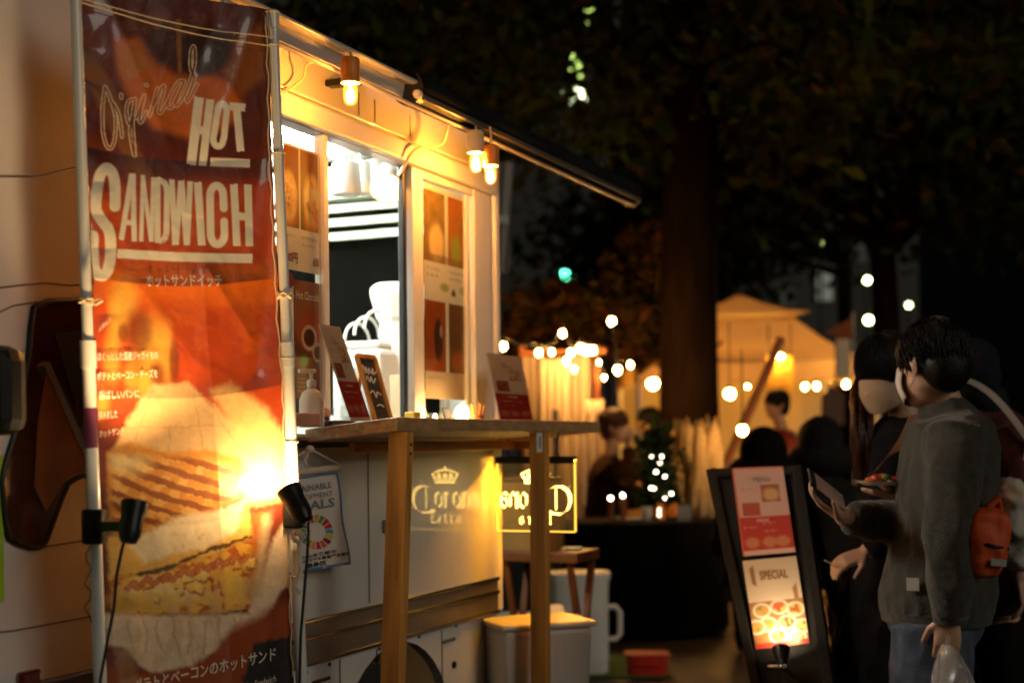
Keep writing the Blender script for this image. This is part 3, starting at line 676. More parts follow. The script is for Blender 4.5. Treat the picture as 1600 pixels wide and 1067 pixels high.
    C = over(C, poly(X, Y, [(330, 610), (360, 600), (420, 640), (450, 700), (452, 780), (385, 790), (388, 715)], 9)*.85, (.82, .50, .18))
    # lower slice, sauce, filling
    C = over(C, poly(X, Y, [(168, 838), (230, 830), (300, 822), (388, 790), (398, 840), (330, 870), (250, 895), (172, 902)], 5), (.80, .46, .09))
    C = over(C, poly(X, Y, [(200, 850), (272, 808), (330, 800), (385, 782), (368, 832), (320, 856), (268, 866), (225, 880)], 6)*sstep(.25, .5, n2 + .15), (.85, .68, .42))
    C = over(C, poly(X, Y, [(172, 902), (250, 893), (330, 868), (398, 838), (402, 900), (392, 955), (176, 960)], 5), (.78, .40, .05))
    F = poly(X, Y, [(172, 902), (250, 893), (330, 868), (398, 838), (402, 900), (392, 955), (176, 960)], 5)
    C = over(C, F*sstep(.5, .58, n2)*.9, (.42, .06, .012)); C = over(C, F*sstep(.46, .54, fnoise(X/17 + 9, Y/17, 77))*.9, (.80, .48, .07))
    C = over(C, blob(X, Y, 255, 922, 60, 22, .35), (.80, .62, .26)); C = over(C, blob(X, Y, 284, 902, 26, 10, .3), (.78, .48, .14)); C = over(C, blob(X, Y, 230, 938, 60, 14, .5)*.7, (.72, .42, .06))
    C = over(C, poly(X, Y, [(350, 870), (372, 866), (384, 940), (352, 950)], 4)*.8, (.82, .52, .10)); C = over(C, poly(X, Y, [(396, 800), (416, 800), (408, 880), (392, 940), (386, 930)], 5)*.8, (.48, .12, .015))
    g2 = random.Random(12)
    for k in range(15):
        cx, cy = 215 + g2.random()*175, 0; cy = 905 - (cx - 215)*.26 + g2.uniform(0, 42); s = g2.uniform(6, 12); an = g2.uniform(-.5, .5)
        q = [(cx + s*(a*math.cos(an) - b*math.sin(an)), cy + s*(a*math.sin(an) + b*math.cos(an))) for a, b in ((-1, -.7), (.9, -.8), (1.0, .7), (-.8, .8))]
        C = over(C, poly(X, Y, [(x + 2, y + 3) for x, y in q], 2), (.28, .07, .01)); C = over(C, poly(X, Y, q, 1.5), g2.choice(((.82, .52, .10), (.80, .44, .06), (.78, .56, .18)))); C = over(C, poly(X, Y, [q[0], q[1], (cx + s*.4, cy - s*.1), (cx - s*.5, cy)], 2)*.6, (.88, .68, .28))
    for k in range(7):
        cx = 215 + k*26 + g2.uniform(-6, 6); cy = 912 - (cx - 215)*.26; d = dseg(X, Y, smooth_pts([(cx - 12, cy + 6), (cx - 4, cy - 3), (cx + 5, cy + 4), (cx + 14, cy - 4)])); d = d + 4*(n2 - .45); C = over(C, (1 - sstep(3, 6.5, d))*.85, (.46, .09, .02)); C = over(C, (1 - sstep(.4, 2.4, d))*.5, (.72, .34, .14))
    d = dseg(X, Y, smooth_pts([(212, 897), (236, 893), (262, 886), (300, 872), (330, 858), (365, 848), (392, 838)])); C = over(C, (1 - sstep(1.6, 5.0, d + 9*(n2 - .42)))*.9, (.05, .014, .006))
    C = over(C, 1 - sstep(1, 3, dseg(X, Y, [(307, 965), (340, 960), (386, 954)])), (.07, .02, .01))
    C = over(C, (1 - sstep(0, 14, np.abs(X - 418 + (Y-800)*.12)))*sstep(790, 820, Y)*(1-sstep(930, 960, Y))*.8, (.70, .50, .28))
    C = over(C, poly(X, Y, [(166, 958), (260, 962), (388, 958), (412, 900), (425, 850), (452, 800), (456, 900), (420, 960), (380, 1000), (330, 1020), (300, 1040), (235, 1052), (190, 1010), (166, 1005)], 5), (.80, .63, .43))
    C = over(C, poly(X, Y, [(166, 958), (456, 880), (330, 1020), (235, 1052), (166, 1005)], 8)*sstep(.42, .6, fnoise(X/9, Y/40, 41))*.5, (.62, .42, .24))
    low = sstep(0, 26, Y - 1000 - np.where(X < 300, 28, 0) + (X - 300)*.5*(X > 300)); C = over(C, low*(1 - poly(X, Y, [(166, 940), (440, 860), (330, 1024), (240, 1056), (166, 1010)], 8)), (.34, .060, .010))
    for k in range(11):
        x0 = 175 + k*24; d = dseg(X, Y, smooth_pts([(x0, 965 + g2.uniform(0, 8)), (x0 + g2.uniform(-6, 8), 990), (x0 + g2.uniform(-4, 14), 1020)])); C = over(C, (1 - sstep(0, 3.2, d))*.45*(C[..., 0] > .45), (.40, .24, .11))
    for a_, b_2 in (((196, 668), (352, 664)), ((238, 610), (205, 700)), ((300, 604), (318, 700)), ((330, 632), (372, 700)), ((268, 664), (262, 704))):
        C = over(C, (1 - sstep(.5, 2.2, dseg(X, Y, [a_, b_2])))*.5, (.50, .28, .11))
    C = over(C, poly(X, Y, [(396, 1006), (460, 990), (470, 1300), (382, 1300), (380, 1062)], 4), (.022, .016, .014))
    C = over(C, poly(X, Y, [(178, 1015), (205, 1008), (222, 1080), (190, 1080)], 6)*.6, (.45, .24, .1))
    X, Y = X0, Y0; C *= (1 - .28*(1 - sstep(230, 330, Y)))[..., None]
    cr = fnoise(X/5, Y/5, 91, 3); C *= (.80 + .25*n2 + .20*cr)[..., None]
    # lettering
    ink = (.88, .80, .62)
    def strokes(C, L_, wd, sq=True):
        D = np.full(X.shape, 1e9)
        for s in L_: D = np.minimum(D, (dsegsq if sq else dseg)(X, Y, s))
        return over(C, 1 - sstep(wd - .8, wd + .8, D), ink)
    C = strokes(C, [Z1([(975, 445), (915, 958)])], 7.4); C = strokes(C, [Z1([(1060, 462), (1000, 965)])], 6.2); C = strokes(C, [Z1([(940, 690), (1030, 706)])], 6.5)
    C = strokes(C, [Z1(arc(1150, 555, 34, 60, 180, 360) + [(1163, 760)] + arc(1120, 765, 38, 55, 0, 180) + [(1082, 760), (1116, 555)])], 5.0, False)
    C = strokes(C, [Z1([(1203, 516), (1325, 526)])], 6.2); C = strokes(C, [Z1([(1258, 520), (1290, 858)])], 5.9); C = strokes(C, [Z1([(1060, 936), (1360, 950)])], 6.6)
    C = strokes(C, [Z2(smooth_pts([(338, 400), (338, 260), (322, 160), (275, 112), (228, 160), (205, 260), (195, 420), (240, 510), (290, 580), (305, 680), (298, 820), (270, 905), (225, 925), (185, 880), (172, 760), (172, 625)]))], 8.6, False)
    C = strokes(C, [Z2([(466, 150), (386, 655)]), Z2([(474, 150), (484, 665)]), Z2([(420, 520), (480, 530)])], 4.2)
    C = strokes(C, [Z2([(550, 165), (536, 668)]), Z2([(548, 172), (612, 668)]), Z2([(628, 180), (614, 672)])], 3.3)
    C = strokes(C, [Z2([(660, 180), (660, 678)]), Z2([(655, 205), (690, 208)] + arc(690, 300, 42, 90, -90, 0) + [(728, 560)] + arc(692, 575, 36, 85, 0, 90) + [(655, 655)])], 4.7)
    C = strokes(C, [Z2([(768, 198), (792, 690)]), Z2([(838, 205), (800, 690)]), Z2([(842, 205), (880, 692)]), Z2([(908, 212), (884, 692)])], 4.4)
    C = strokes(C, [Z2([(965, 218), (995, 696)])], 6.0)
    C = strokes(C, [Z2([(1162, 415), (1158, 320)] + arc(1108, 320, 50, 76, 0, -180) + [(1058, 330), (1062, 600)] + arc(1115, 610, 52, 78, 180, 0) + [(1167, 600), (1165, 515)])], 6.0, False)
    C = strokes(C, [Z2([(1238, 232), (1262, 702)]), Z2([(1345, 236), (1356, 704)]), Z2([(1240, 475), (1350, 480)])], 5.9)
    C = strokes(C, [Z2([(355, 758), (800, 784), (1380, 796)])], 7.2)
    # the outlined script word
    S = [[(262, 368), (244, 520), (246, 700), (272, 810), (305, 835), (332, 780), (345, 660), (335, 560), (300, 450), (262, 368)], [(300, 470), (340, 520), (372, 600), (392, 745)], [(384, 428), (386, 452)],
         [(488, 462), (440, 480), (424, 560), (446, 650), (478, 560), (490, 465), (470, 620), (486, 890), (452, 700), (480, 600)], [(500, 610), (560, 432), (524, 600), (536, 636), (575, 560)], [(574, 352), (580, 358)],
         [(600, 590), (660, 380), (625, 520), (690, 380), (712, 380), (670, 545), (690, 560), (740, 470)], [(862, 325), (810, 340), (745, 470), (742, 525), (775, 510), (862, 330), (800, 490), (812, 510), (860, 440)],
         [(860, 440), (905, 330), (940, 200), (942, 90), (928, 66), (912, 120), (912, 230), (938, 300), (900, 420), (878, 462), (895, 474), (960, 350)]]
    D = np.full(X.shape, 1e9)
    for s in S: D = np.minimum(D, dseg(X, Y, smooth_pts(Z1(s), 5)))
    C = over(C, (1 - sstep(.45, 1.15, np.abs(D - 2.3)))*.95, (.86, .66, .44))
    return C
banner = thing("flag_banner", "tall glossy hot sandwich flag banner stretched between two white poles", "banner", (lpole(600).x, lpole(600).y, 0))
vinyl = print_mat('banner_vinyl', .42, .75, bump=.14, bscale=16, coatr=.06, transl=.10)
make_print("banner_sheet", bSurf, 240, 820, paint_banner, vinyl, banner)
def btext(s, x0, y0, x1, y1, h, m=M['cream'], bold=.0): lettering(s, bPx, (x0, y0), (x1, y1), h, m, banner, bold=bold, up=(0, -1))
btext("ホットサンドイッチ", 224, 449, 342, 449, 19, bold=.012)
btext("ほくっとした国産ジャガイモの", 150, 565, 244, 562, 14, bold=.012); btext("ポテトとベーコン・チーズを", 149, 595, 243, 590, 13, bold=.012)
btext("香ばしいパンに", 150, 625, 213, 622, 14, bold=.012); btext("挟みました", 151, 656, 180, 653, 13); btext("ホットサンド", 152, 684, 190, 678, 11)
btext("人気No.1!", 152, 520, 170, 504, 9)
btext("ポテトとベーコンのホットサンド", 205, 1083, 430, 1031, 22, bold=.012); btext("Hot Sandwich", 380, 1078, 430, 1064, 11)
def pole_build(fn, y0, name="pole"):
    a, b_ = fn(y0), fn(1000); d = (b_ - a); foot = a + d * ((a.z - .03) / -d.z)
    mid = fn(560); mb = MB(); mb.tube([a, mid], .0115, 14); mb.tube([mid - d.normalized()*.02, foot], .0135, 14); o = mb.build(name, M['pole'], banner, smooth=True)
    MB().tube([mid - d.normalized()*.035, mid + d.normalized()*.02], .016, 14).build("sleeve", M['pole'], o, smooth=True)
    MB().lathe([(.16, .0), (.16, .02), (.13, .05), (.03, .06), (.02, .12)], (foot.x, foot.y, .0), 24).build("foot_weight", M['black'], banner, smooth=True)
    return o
pl_ = pole_build(lpole, -60); pr_ = pole_build(rpole, 20)
MB().tube([rpole(18), rpole(46)], .014, 14).build("pole_cap", M['pole'], pr_, smooth=True)
MB().tube([lpole(638), lpole(700)], .0142, 14).build("pole_label", mat('purple_label', (.16, .03, .07), .4), pl_, smooth=True)
# ties, loops and strings
def tie(name, pts, r=.002, m=None):
    MB().tube(pts, r, 6).build(name, m or M['cord'], banner, smooth=True)
for (xa, ya), (xb, yb) in (((122, 2), (415, 62)), ((122, 8), (415, 76))):
    tie("top_string", [bPx(xa + (xb-xa)*i/8, ya + (yb-ya)*i/8 + 9*math.sin(math.pi*i/8)) + bN*.012 for i in range(9)], .0013)
q = lpole(470); tie("tie_loop", [q + Vector((.014*math.cos(a), -.014*abs(math.sin(a)) , .004*math.sin(2*a))) for a in [2*math.pi*i/12 for i in range(13)]], .003)
tie("tie_loop", [P(x, y, 2.82) for x, y in ((134, 473), (150, 476), (160, 470), (158, 466), (146, 470), (134, 471))], .0022)
q = rpole(462); tie("tie_loop", [q + Vector((.016*math.cos(a), -.016*abs(math.sin(a)), .006*math.sin(3*a))) for a in [2*math.pi*i/12 for i in range(13)]], .0035)
for py in (20, 72, 240, 560, 690, 900): q = rpole(py); tie("edge_loop", [q + Vector((.015*math.cos(a), -.015*math.sin(a), 0)) for a in [2*math.pi*i/10 for i in range(11)]], .0022)
for dx in (-26, -14): tie("edge_cord", [bPx(rx_, y) + bN*.003 for y, rx_ in [(y, 425 + dx*.6 + (y-20)*46/1047 + 1.5*math.sin(y*.11)) for y in range(30, 1066, 18)]], .0014)
tie("edge_string", [P(138 + 6*math.sin(k*1.9), 840 + k*12, 2.83) for k in range(12)], .0012, M['cordblack'])
tie("rope_tassel", [P(x, y, 3.12) for x, y in ((455, 838), (468, 846), (466, 870), (470, 890), (462, 915), (470, 928))], .006, M['rope'])
q = P(466, 838, 3.11); tie("rope_knot", [q + Vector((.013*math.cos(a)*(1 - a*.04), -.008 - .003*math.sin(a*2), .013*math.sin(a)*(1 - a*.04))) for a in [i*.5 for i in range(30)]], .004, M['rope'])

# ------------------------------------------------------------------ clamp lamps on the poles
def clamp_lamp(pole_pt, head, aim, label, cord_pts, power, sc=1.0, cone=100):
    o = thing("clamp_lamp", label, "lamp", tuple(head), 0, "clamp lamps on the banner poles")
    aim = Vector(aim).normalized(); q = aim.to_track_quat('Z', 'Y').to_matrix()
    MB().lathe([(.004*sc, -.046*sc), (.016*sc, -.042*sc), (.022*sc, -.028*sc), (.024*sc, -.01*sc), (.023*sc, .010*sc), (.026*sc, .022*sc), (.028*sc, .040*sc), (.024*sc, .040*sc), (.020*sc, .012*sc)], head, 20, q, cap=False).build("lamp_head", M['black'], o, smooth=True)
    MB().lathe([(.001, .020*sc), (.019*sc, .022*sc), (.022*sc, .026*sc)], head, 16, q, cap=False).build("lens", glow('lamp_lens', (1.0, .70, .34), 40.0), o, smooth=True)
    MB().bar(pole_pt, head - aim*.01, .012, .02).build("arm", M['black'], o, bevel=.003)
    MB().box((-.022, -.022, -.035), (.022, .022, .035), Matrix.Translation(pole_pt)).build("clamp", M['black'], o, bevel=.006)
    MB().tube(cord_pts, .0035, 6).build("cord", M['cordblack'], o, smooth=True)
    ld = bpy.data.lights.new("clamp_beam", 'SPOT' if cone < 180 else 'POINT'); ld.energy = power; ld.color = (1.0, .62, .26); ld.shadow_soft_size = .02
    if cone < 180: ld.spot_size = R(cone); ld.spot_blend = .9
    lo = bpy.data.objects.new("clamp_beam", ld); COL.objects.link(lo); lo.parent = o
    lo.location = aim * .046 * sc; lo.rotation_euler = (-aim).to_track_quat('Z', 'Y').to_euler(); 
    return o
h1 = P(206, 815, 2.72)
clamp_lamp(lpole(822), h1, P(262, 470, 2.90) - h1, "black clamp lamp on the pole beside the truck cab, cable hanging",
           [P(x, y, 2.76 + .005*k) for k, (x, y) in enumerate(((196, 838), (190, 860), (182, 900), (178, 950), (168, 1000), (157, 1060), (152, 1110), (150, 1200)))], 14.0, .95, 76)
h2 = P(464, 788, 3.05)
clamp_lamp(rpole(800), h2, P(395, 660, 3.12) - h2, "black clamp lamp glaring onto the printed sandwich near the goals flag",
           [P(x, y, 3.06) for x, y in ((480, 806), (482, 830), (480, 870), (475, 930), (470, 990), (468, 1060), (465, 1150))], 3.9, 1.0, 360)

# ================================================================== the standing counter in front of the hatch
OF = .31
tc0, zc0 = on_truck(620, 656, OF); tc1, zc1 = on_truck(938, 655, OF); ZT = (zc0 + zc1) / 2
tcb, zcb = on_truck(468, 676, .02); dz = min(.03, max(.0, ZT - zcb))
def ztop(out): return ZT - dz * (OF - out) / (OF - .02)
counter = thing("standing_counter", "long wooden standing counter set against the truck below the hatch", "counter", tuple(TW((tc0+tc1)/2, .16, 0)))
TKH = .038
b_ = [TW(tc1, .02, ztop(.02)-TKH), TW(tc0, .02, ztop(.02)-TKH), TW(tc0, OF, ZT-TKH), TW(tc1, OF, ZT-TKH)]
MB().hexa(b_, [p + Vector((0, 0, TKH)) for p in b_]).build("tabletop", M['woodtop'], counter, bevel=.004)
def legx(xt, yt, xb, yb, out):
    t0, z0 = on_truck(xt, yt, out); t1, z1 = on_truck(xb, yb, out); k = z0/(z0 - z1)
    return TW(t0, out, ZT - TKH - .002), TW(t0 + (t1-t0)*k, out, 0)
a, c = legx(627, 680, 614, 1067, .275); MB().bar(c, a, .058, .042, up=EX).build("leg", M['wood'], counter, bevel=.003)
for zz_ in (ZT - .075, ZT - .10): MB().tube([a + (c - a)*((a.z - zz_)/(a.z - c.z)) - EX*.0 + EY*.0295, a + (c - a)*((a.z - zz_)/(a.z - c.z)) + EY*.032], .005, 10).build("screw", M['trim'], counter)
a2, c2 = legx(843, 680, 845, 1067, .275); lg = MB().bar(c2, a2, .058, .042, up=EX).build("leg", M['wood'], counter, bevel=.003)
MB().bar(TW(tc0 - .12, .10, ZT - TKH - .045), TW(tc1 + .15, .10, ZT - TKH - .045), .02, .03).build("apron", M['woodred'], counter, bevel=.003)
t, z = on_truck(842, 690, .31); MB().box((t - .022, .31, z - .035), (t + .022, .313, z + .03), TM).build("paper_tag", M['paperw'], counter)
MB().box((t - .004, .3135, z - .02), (t + .004, .3145, z + .018), TM).build("tag_print", M['darkink'], counter)

# ------------------------------------------------------------------ things on the counter
def at_top(px, out, py=650):
    t, _ = on_truck(px, py, out); p = TW(t, out, ztop(out) + .001); return p
# pump bottle
c = at_top(487, .06); o = thing("pump_bottle", "clear hand sanitiser pump bottle on the counter beside the flag banner", "bottle", tuple(c))
MB().lathe([(.030, 0), (.034, .004), (.034, .075), (.026, .095), (.012, .105), (.012, .112)], c, 20).build("bottle", mat('milky_plastic', (.72, .64, .52), .3, alpha=.8), o, smooth=True)
MB().lathe([(.013, .1125), (.013, .128), (.005, .130), (.005, .148)], c, 14).build("collar", M['whitep'], o, smooth=True)
MB().box((-.012, -.009, .1485), (.036, .009, .160), Matrix.Translation(c) @ Matrix.Rotation(R(200), 4, 'Z')).build("pump_head", M['whitep'], o, bevel=.003)
# leaning menus
def lean_stand(name, cTL, cTR, cBL, cBR, label, cat, paint, nu, nv, frame, board=None):
    o = thing(name, label, cat, tuple((Vector(cBL) + Vector(cBR))/2)); s = bil(cTL, cTR, cBL, cBR)
    n = (Vector(cTR) - Vector(cTL)).cross(Vector(cBL) - Vector(cTL)).normalized(); n = n if n.y < 0 else -n
    make_print("menu_sheet", s, nu, nv, paint, print_mat(name + '_print', .35, .6), o)
    q = [Vector(p) for p in (cTL, cTR, cBR, cBL)]
    if frame == 'acrylic':
        e = [p + n*.002 for p in q]; MB().prism(e, n*.0025).build("front_sheet", M['acryl'], o); MB().prism([p - n*.001 for p in q], n*-.003).build("back_sheet", M['acryl'], o)
        ft = (q[2] + q[3])/2; back = Vector((-n.x, -n.y, 0)).normalized()
        zf_ = q[3].z
        MB().prism([q[3] - n*.004, q[2] - n*.004, Vector((q[2].x, q[2].y, zf_)) + back*.07, Vector((q[3].x, q[3].y, zf_)) + back*.07], Vector((0, 0, .003))).build("base", M['acryl'], o)
    else:
        for a_, b2 in ((0, 1), (1, 2), (2, 3), (3, 0)): MB().bar(q[a_] + n*.002, q[b2] + n*.002, .013, .012, up=n).build("frame_bar", frame, o, bevel=.002)
        MB().bar((q[0] + q[1])/2 - n*.01, Vector(((q[2].x+q[3].x)/2, (q[2].y+q[3].y)/2, q[3].z + .004)) - Vector((n.x, n.y, 0)).normalized()*.10, .03, .01).build("back_strut", frame, o)
    return o, s, n
def paint_leaf(U, V, W):
    C = np.zeros(U.shape + (3,)); C[:] = (.78, .58, .46); n = fnoise(U*20, V*40, 3)
    C = over(C, blob(U, V, .45, .14, .09, .03, .4)*.5, (.5, .35, .25))
    C = over(C, ((np.abs(U - .72) < .17) & (np.abs(V - .30) < .085)).astype(float), (.62, .40, .22)); C = over(C, blob(U, V, .72, .30, .15, .07, .4)*sstep(.3, .5, n), (.80, .62, .40)); C = over(C, ((np.abs(U - .72) < .17) & (np.abs(V - .30) < .085))*sstep(.5, .6, n), (.25, .05, .02))
    C = over(C, ((np.abs(U - .28) < .17) & (np.abs(V - .47) < .075)).astype(float), (.30, .06, .03)); C = over(C, ((np.abs(U - .28) < .15) & (np.abs(V - .47) < .06))*sstep(.45, .55, n), (.5, .14, .06))
    C = over(C, ((V > .58) & (V < .965)).astype(float), (.46, .03, .022))
    for cx in (.2, .5, .8): C = over(C, blob(U, V, cx, .87, .12, .045, .4)*.8, (.62, .22, .12))
    for v0 in (.63, .70, .76): C = over(C, ((np.abs(V - v0) < .006) & (np.abs(U - .5) < .3) & (n > .45)).astype(float)*.7, (.75, .55, .45))
    return C
def menu_at(px_tl, px_tr, px_bl, px_br, py_t, py_b, o_b, o_t, name, label, frame='acrylic', paint=paint_leaf, cat="menu stand"):
    zb = ztop(o_b) + .002
    def pt(px, py, out): t, z = on_truck(px, py, out); return TW(t, out, z)
    TL, TR, BL, BR = pt(px_tl, py_t, o_t), pt(px_tr, py_t + 3, o_t), pt(px_bl, py_b, o_b), pt(px_br, py_b, o_b)
    BL.z = BR.z = zb; TL.z = TR.z = (TL.z + TR.z)/2
    return lean_stand(name, TL, TR, BL, BR, label, cat, paint, 40, 90, frame)
o, s, n = menu_at(497, 531, 548, 580, 507, 656, .20, .14, "menu_stand", "acrylic menu stand leaning on the counter beside the pump bottle")
f = off(s, n, .0013)
lettering("MENU", f, (.38, .20), (.66, .20), .03, M['maroon'], o, up=(0, -1)); lettering("DRINK", f, (.36, .645), (.66, .645), .03, M['paper'], o, up=(0, -1)); lettering("ホットサンド", f, (.1, .28), (.46, .28), .02, M['darkink'], o, up=(0, -1)); lettering("コーヒー 500", f, (.12, .70), (.48, .70), .018, M['paper'], o, up=(0, -1))
o, s, n = menu_at(760, 814, 782, 833, 553, 655, .23, .15, "menu_stand", "acrylic menu stand near the far end of the wooden counter")
f = off(s, n, .0013)
lettering("MENU", f, (.38, .20), (.66, .20), .03, M['maroon'], o, up=(0, -1)); lettering("DRINK", f, (.36, .645), (.66, .645), .03, M['paper'], o, up=(0, -1)); lettering("コーヒー 500", f, (.12, .70), (.48, .70), .018, M['paper'], o, up=(0, -1))
def paint_slate(U, V, W):
    C = np.zeros(U.shape + (3,)); C[:] = (.05, .052, .047); n = fnoise(U*6, V*12, 6); return C*(.7 + .9*n)[..., None]
o, s, n = menu_at(556, 584, 586, 611, 556, 656, .17, .10, "chalkboard_stand", "small wood-framed chalkboard leaning behind the first acrylic menu stand", M['wood'], paint_slate, "chalkboard")
f = off(s, n, .0015)
def scrib(pts): MB().tube([Vector(f(u, v)) for u, v in smooth_pts(pts, 5)], .0022, 5).build("chalk_writing", M['chalk'], o, smooth=True)
scrib([(.12, .22), (.2, .14), (.26, .26), (.34, .16), (.42, .27), (.5, .18), (.6, .26), (.72, .18), (.7, .27), (.88, .22)]); scrib([(.2, .36), (.3, .30), (.36, .39), (.5, .31), (.56, .40), (.74, .33)]); scrib([(.2, .56), (.4, .52), (.5, .62), (.62, .54), (.8, .58)]); scrib([(.4, .75), (.6, .73), (.8, .76)])
# little things
c = at_top(645, .12); tag(MB().box((-.022, -.018, 0), (.022, .018, .042), Matrix.Translation(c) @ Matrix.Rotation(TROT, 4, 'Z')).build("gold_tin", mat('gold_tin', (.62, .40, .06), .3, metal=.6), bevel=.004), "small golden tin on the counter below the hatch's middle post", "tin")
c = at_top(703, .12); o = thing("price_card", "small white price card in a dark holder on the counter", "card", tuple(c)); RM = Matrix.Translation(c) @ Matrix.Rotation(TROT + R(14), 4, 'Z') @ Matrix.Rotation(R(12), 4, 'X')
MB().box((-.035, -.002, .004), (.035, .002, .056), RM).build("card", M['paperw'], o); MB().box((-.037, -.006, 0), (.037, -.0025, .060), RM).build("holder", M['black'], o, bevel=.002)
c = at_top(722, .07); o = thing("table_lantern", "little glowing round lantern on the counter under the photo poster", "lantern", tuple(c))
MB().lathe([(.018, 0), (.018, .012), (.008, .018), (.008, .02)], c, 16).build("base", M['trim'], o, smooth=True); MB().ell(c + Vector((0, 0, .048)), (.024, .024, .030)).build("globe", glow('lantern_globe', (1, .62, .22), 22.0), o, smooth=True)
for k, (px, out) in enumerate(((680, .06), (697, .05))):
    c = at_top(px, out); o = thing("candle_jar", ("glass candle jar on the counter, next to the hatch's white post", "glass candle jar on the counter, directly beside the little lantern")[k], "candle", tuple(c), 0, "candle jars on the counter")
    MB().lathe([(.020, 0), (.024, .004), (.024, .05), (.022, .05), (.022, .006)], c, 16, cap=False).build("jar", M['acryl'], o, smooth=True); MB().lathe([(.016, .002), (.016, .022)], c, 12).build("wax", M['cream'], o, smooth=True); MB().ell(c + Vector((0, 0, .034)), (.005, .005, .012), nu=8, nv=6).build("flame", glow('flame', (1, .55, .16), 260.0), o, smooth=True)
c = at_top(509, .05); o = thing("toy_figure", "tiny purple and pink figure beside the pump bottle", "figurine", tuple(c)); MB().lathe([(.010, 0), (.012, .004), (.009, .03)], c, 12).build("body", mat('purple_toy', (.12, .08, .3), .5), o, smooth=True); MB().ell(c + Vector((0, 0, .042)), (.013, .013, .014)).build("head", mat('pink_toy', (.7, .35, .32), .5), o, smooth=True)
c = at_top(527, .06); o = thing("tape_dispenser", "black tape dispenser behind the first menu stand", "dispenser", tuple(c)); RM = Matrix.Translation(c) @ Matrix.Rotation(TROT, 4, 'Z')
MB().box((-.07, -.02, 0), (.07, .02, .02), RM).build("base", M['black'], o, bevel=.006); MB().lathe([(.012, -.01), (.03, -.01), (.03, .01), (.012, .01)], RM @ Vector((-.02, 0, .034)), 18, Matrix.Rotation(TROT, 3, 'Z') @ Matrix.Rotation(R(90), 3, 'X')).build("roll", M['acryl'], o, smooth=True)
c = at_top(470, .08); tag(MB().box((-.05, -.03, 0), (.05, .03, .035), Matrix.Translation(c) @ Matrix.Rotation(TROT, 4, 'Z')).build("pink_box", mat('pink_card', (.6, .28, .18), .6), bevel=.003), "low pinkish card box on the counter's end by the banner pole", "box")
c = at_top(846, .22); tag(MB().box((-.11, -.035, 0), (.07, .035, .004), Matrix.Translation(c) @ Matrix.Rotation(TROT, 4, 'Z')).build("paper_sheet", M['paperw']), "white paper lying flat on the counter beyond the far menu stand", "paper")
c = at_top(745, .10); o = thing("cutlery_cup", "wooden cup of brown stirrers on the counter by the corner post", "cup", tuple(c)); MB().lathe([(.022, 0), (.024, .04), (.021, .04), (.02, .004)], c, 14, cap=False).build("cup", M['woodred'], o, smooth=True)
for k in range(7): MB().bar(c + Vector((.008*math.cos(k), .008*math.sin(k), .006)), c + Vector((.026*math.cos(k), .026*math.sin(k), .075 + .004*(k % 3))), .004, .002).build("stirrer", M['wood'], o)

# ------------------------------------------------------------------ goals flag hanging from the rail
gO = .065
def gp(px, py): t, z = on_truck(px, py, gO); return np.array(TW(t, gO, z))
gs0 = bil(gp(424, 752), gp(527, 738), gp(444, 899), gp(546, 881))
def gs(U, V): W = gs0(U, V); return W + np.array(EY)*(.004*np.sin(np.asarray(U)*7 + 1)*np.asarray(V) + .003*np.sin(np.asarray(V)*9))[..., None]
goals = thing("goals_flag", "small white hanging flag with a ring of coloured segments below the counter", "flag", tuple(gp(485, 890)))
def paint_goals(U, V, W):
    C = np.zeros(U.shape + (3,)); C[:] = (.74, .70, .64)
    C = over(C, ((U > .965) | (V > .972) | (U < .035)).astype(float), (.06, .24, .50)); C = over(C, (V < .015).astype(float), (.06, .24, .50))
    cols = [(.6,.35,.02),(.05,.28,.05),(.55,.02,.02),(.55,.03,.03),(.05,.35,.5),(.7,.5,.02),(.3,.01,.04),(.65,.12,.02),(.55,.03,.12),(.75,.35,.02),(.45,.28,.05),(.1,.25,.08),(.02,.2,.4),(.1,.35,.05),(.01,.12,.3),(.03,.1,.22),(.6,.02,.06)]
    x = (U - .56)*.72; y = (V - .60)*1.0; r = np.hypot(x, y); a = (np.arctan2(x, -y)/(2*math.pi)) % 1.0; k = np.floor(a*17).astype(int) % 17; fr = a*17 - np.floor(a*17)
    ring = ((r > .105) & (r < .185) & (fr > .08) & (fr < .92)).astype(float); return C*(1-ring[..., None]) + np.array(cols)[k]*ring[..., None]
make_print("flag_sheet", gs, 110, 150, paint_goals, print_mat('flag_print', .55, .15), goals)
fg = lambda u, v: Vector(gs(np.array(u), np.array(v)) + np.array(EY)*.0018)
gi = mat('grey_blue_ink', (.20, .25, .28), .5)
lettering("SUSTAINABLE", fg, (.12, .155), (.86, .150), .065, gi, goals, bold=.015, up=(0, -1)); lettering("DEVELOPMENT", fg, (.12, .245), (.86, .240), .06, gi, goals, bold=.0, up=(0, -1)); lettering("GOALS", fg, (.14, .365), (.88, .355), .10, gi, goals, bold=.03, up=(0, -1))
lettering("SDGs未来都市", fg, (.22, .86), (.80, .850), .04, M['darkink'], goals, bold=.02, up=(0, -1)); lettering("SDGsモデル事業選定都市", fg, (.20, .905), (.99, .895), .04, M['darkink'], goals, bold=.02, up=(0, -1)); lettering("豊島区", fg, (.32, .965), (.64, .96), .05, M['darkink'], goals, bold=.03, up=(0, -1))
h0, h1_ = Vector(gp(421, 744)), Vector(gp(530, 730)); MB().tube([h0, h1_], .010, 12).build("top_rod", M['rope'], goals, smooth=True)
q = kt(484, 702, .045); MB().tube([h1_ + Vector((0, 0, .008)), q + Vector((.01, 0, -.004)), q, q - Vector((.01, 0, .004)), h0 + Vector((0, 0, .008))], .0035, 6).build("hanging_cord", M['rope'], goals, smooth=True)
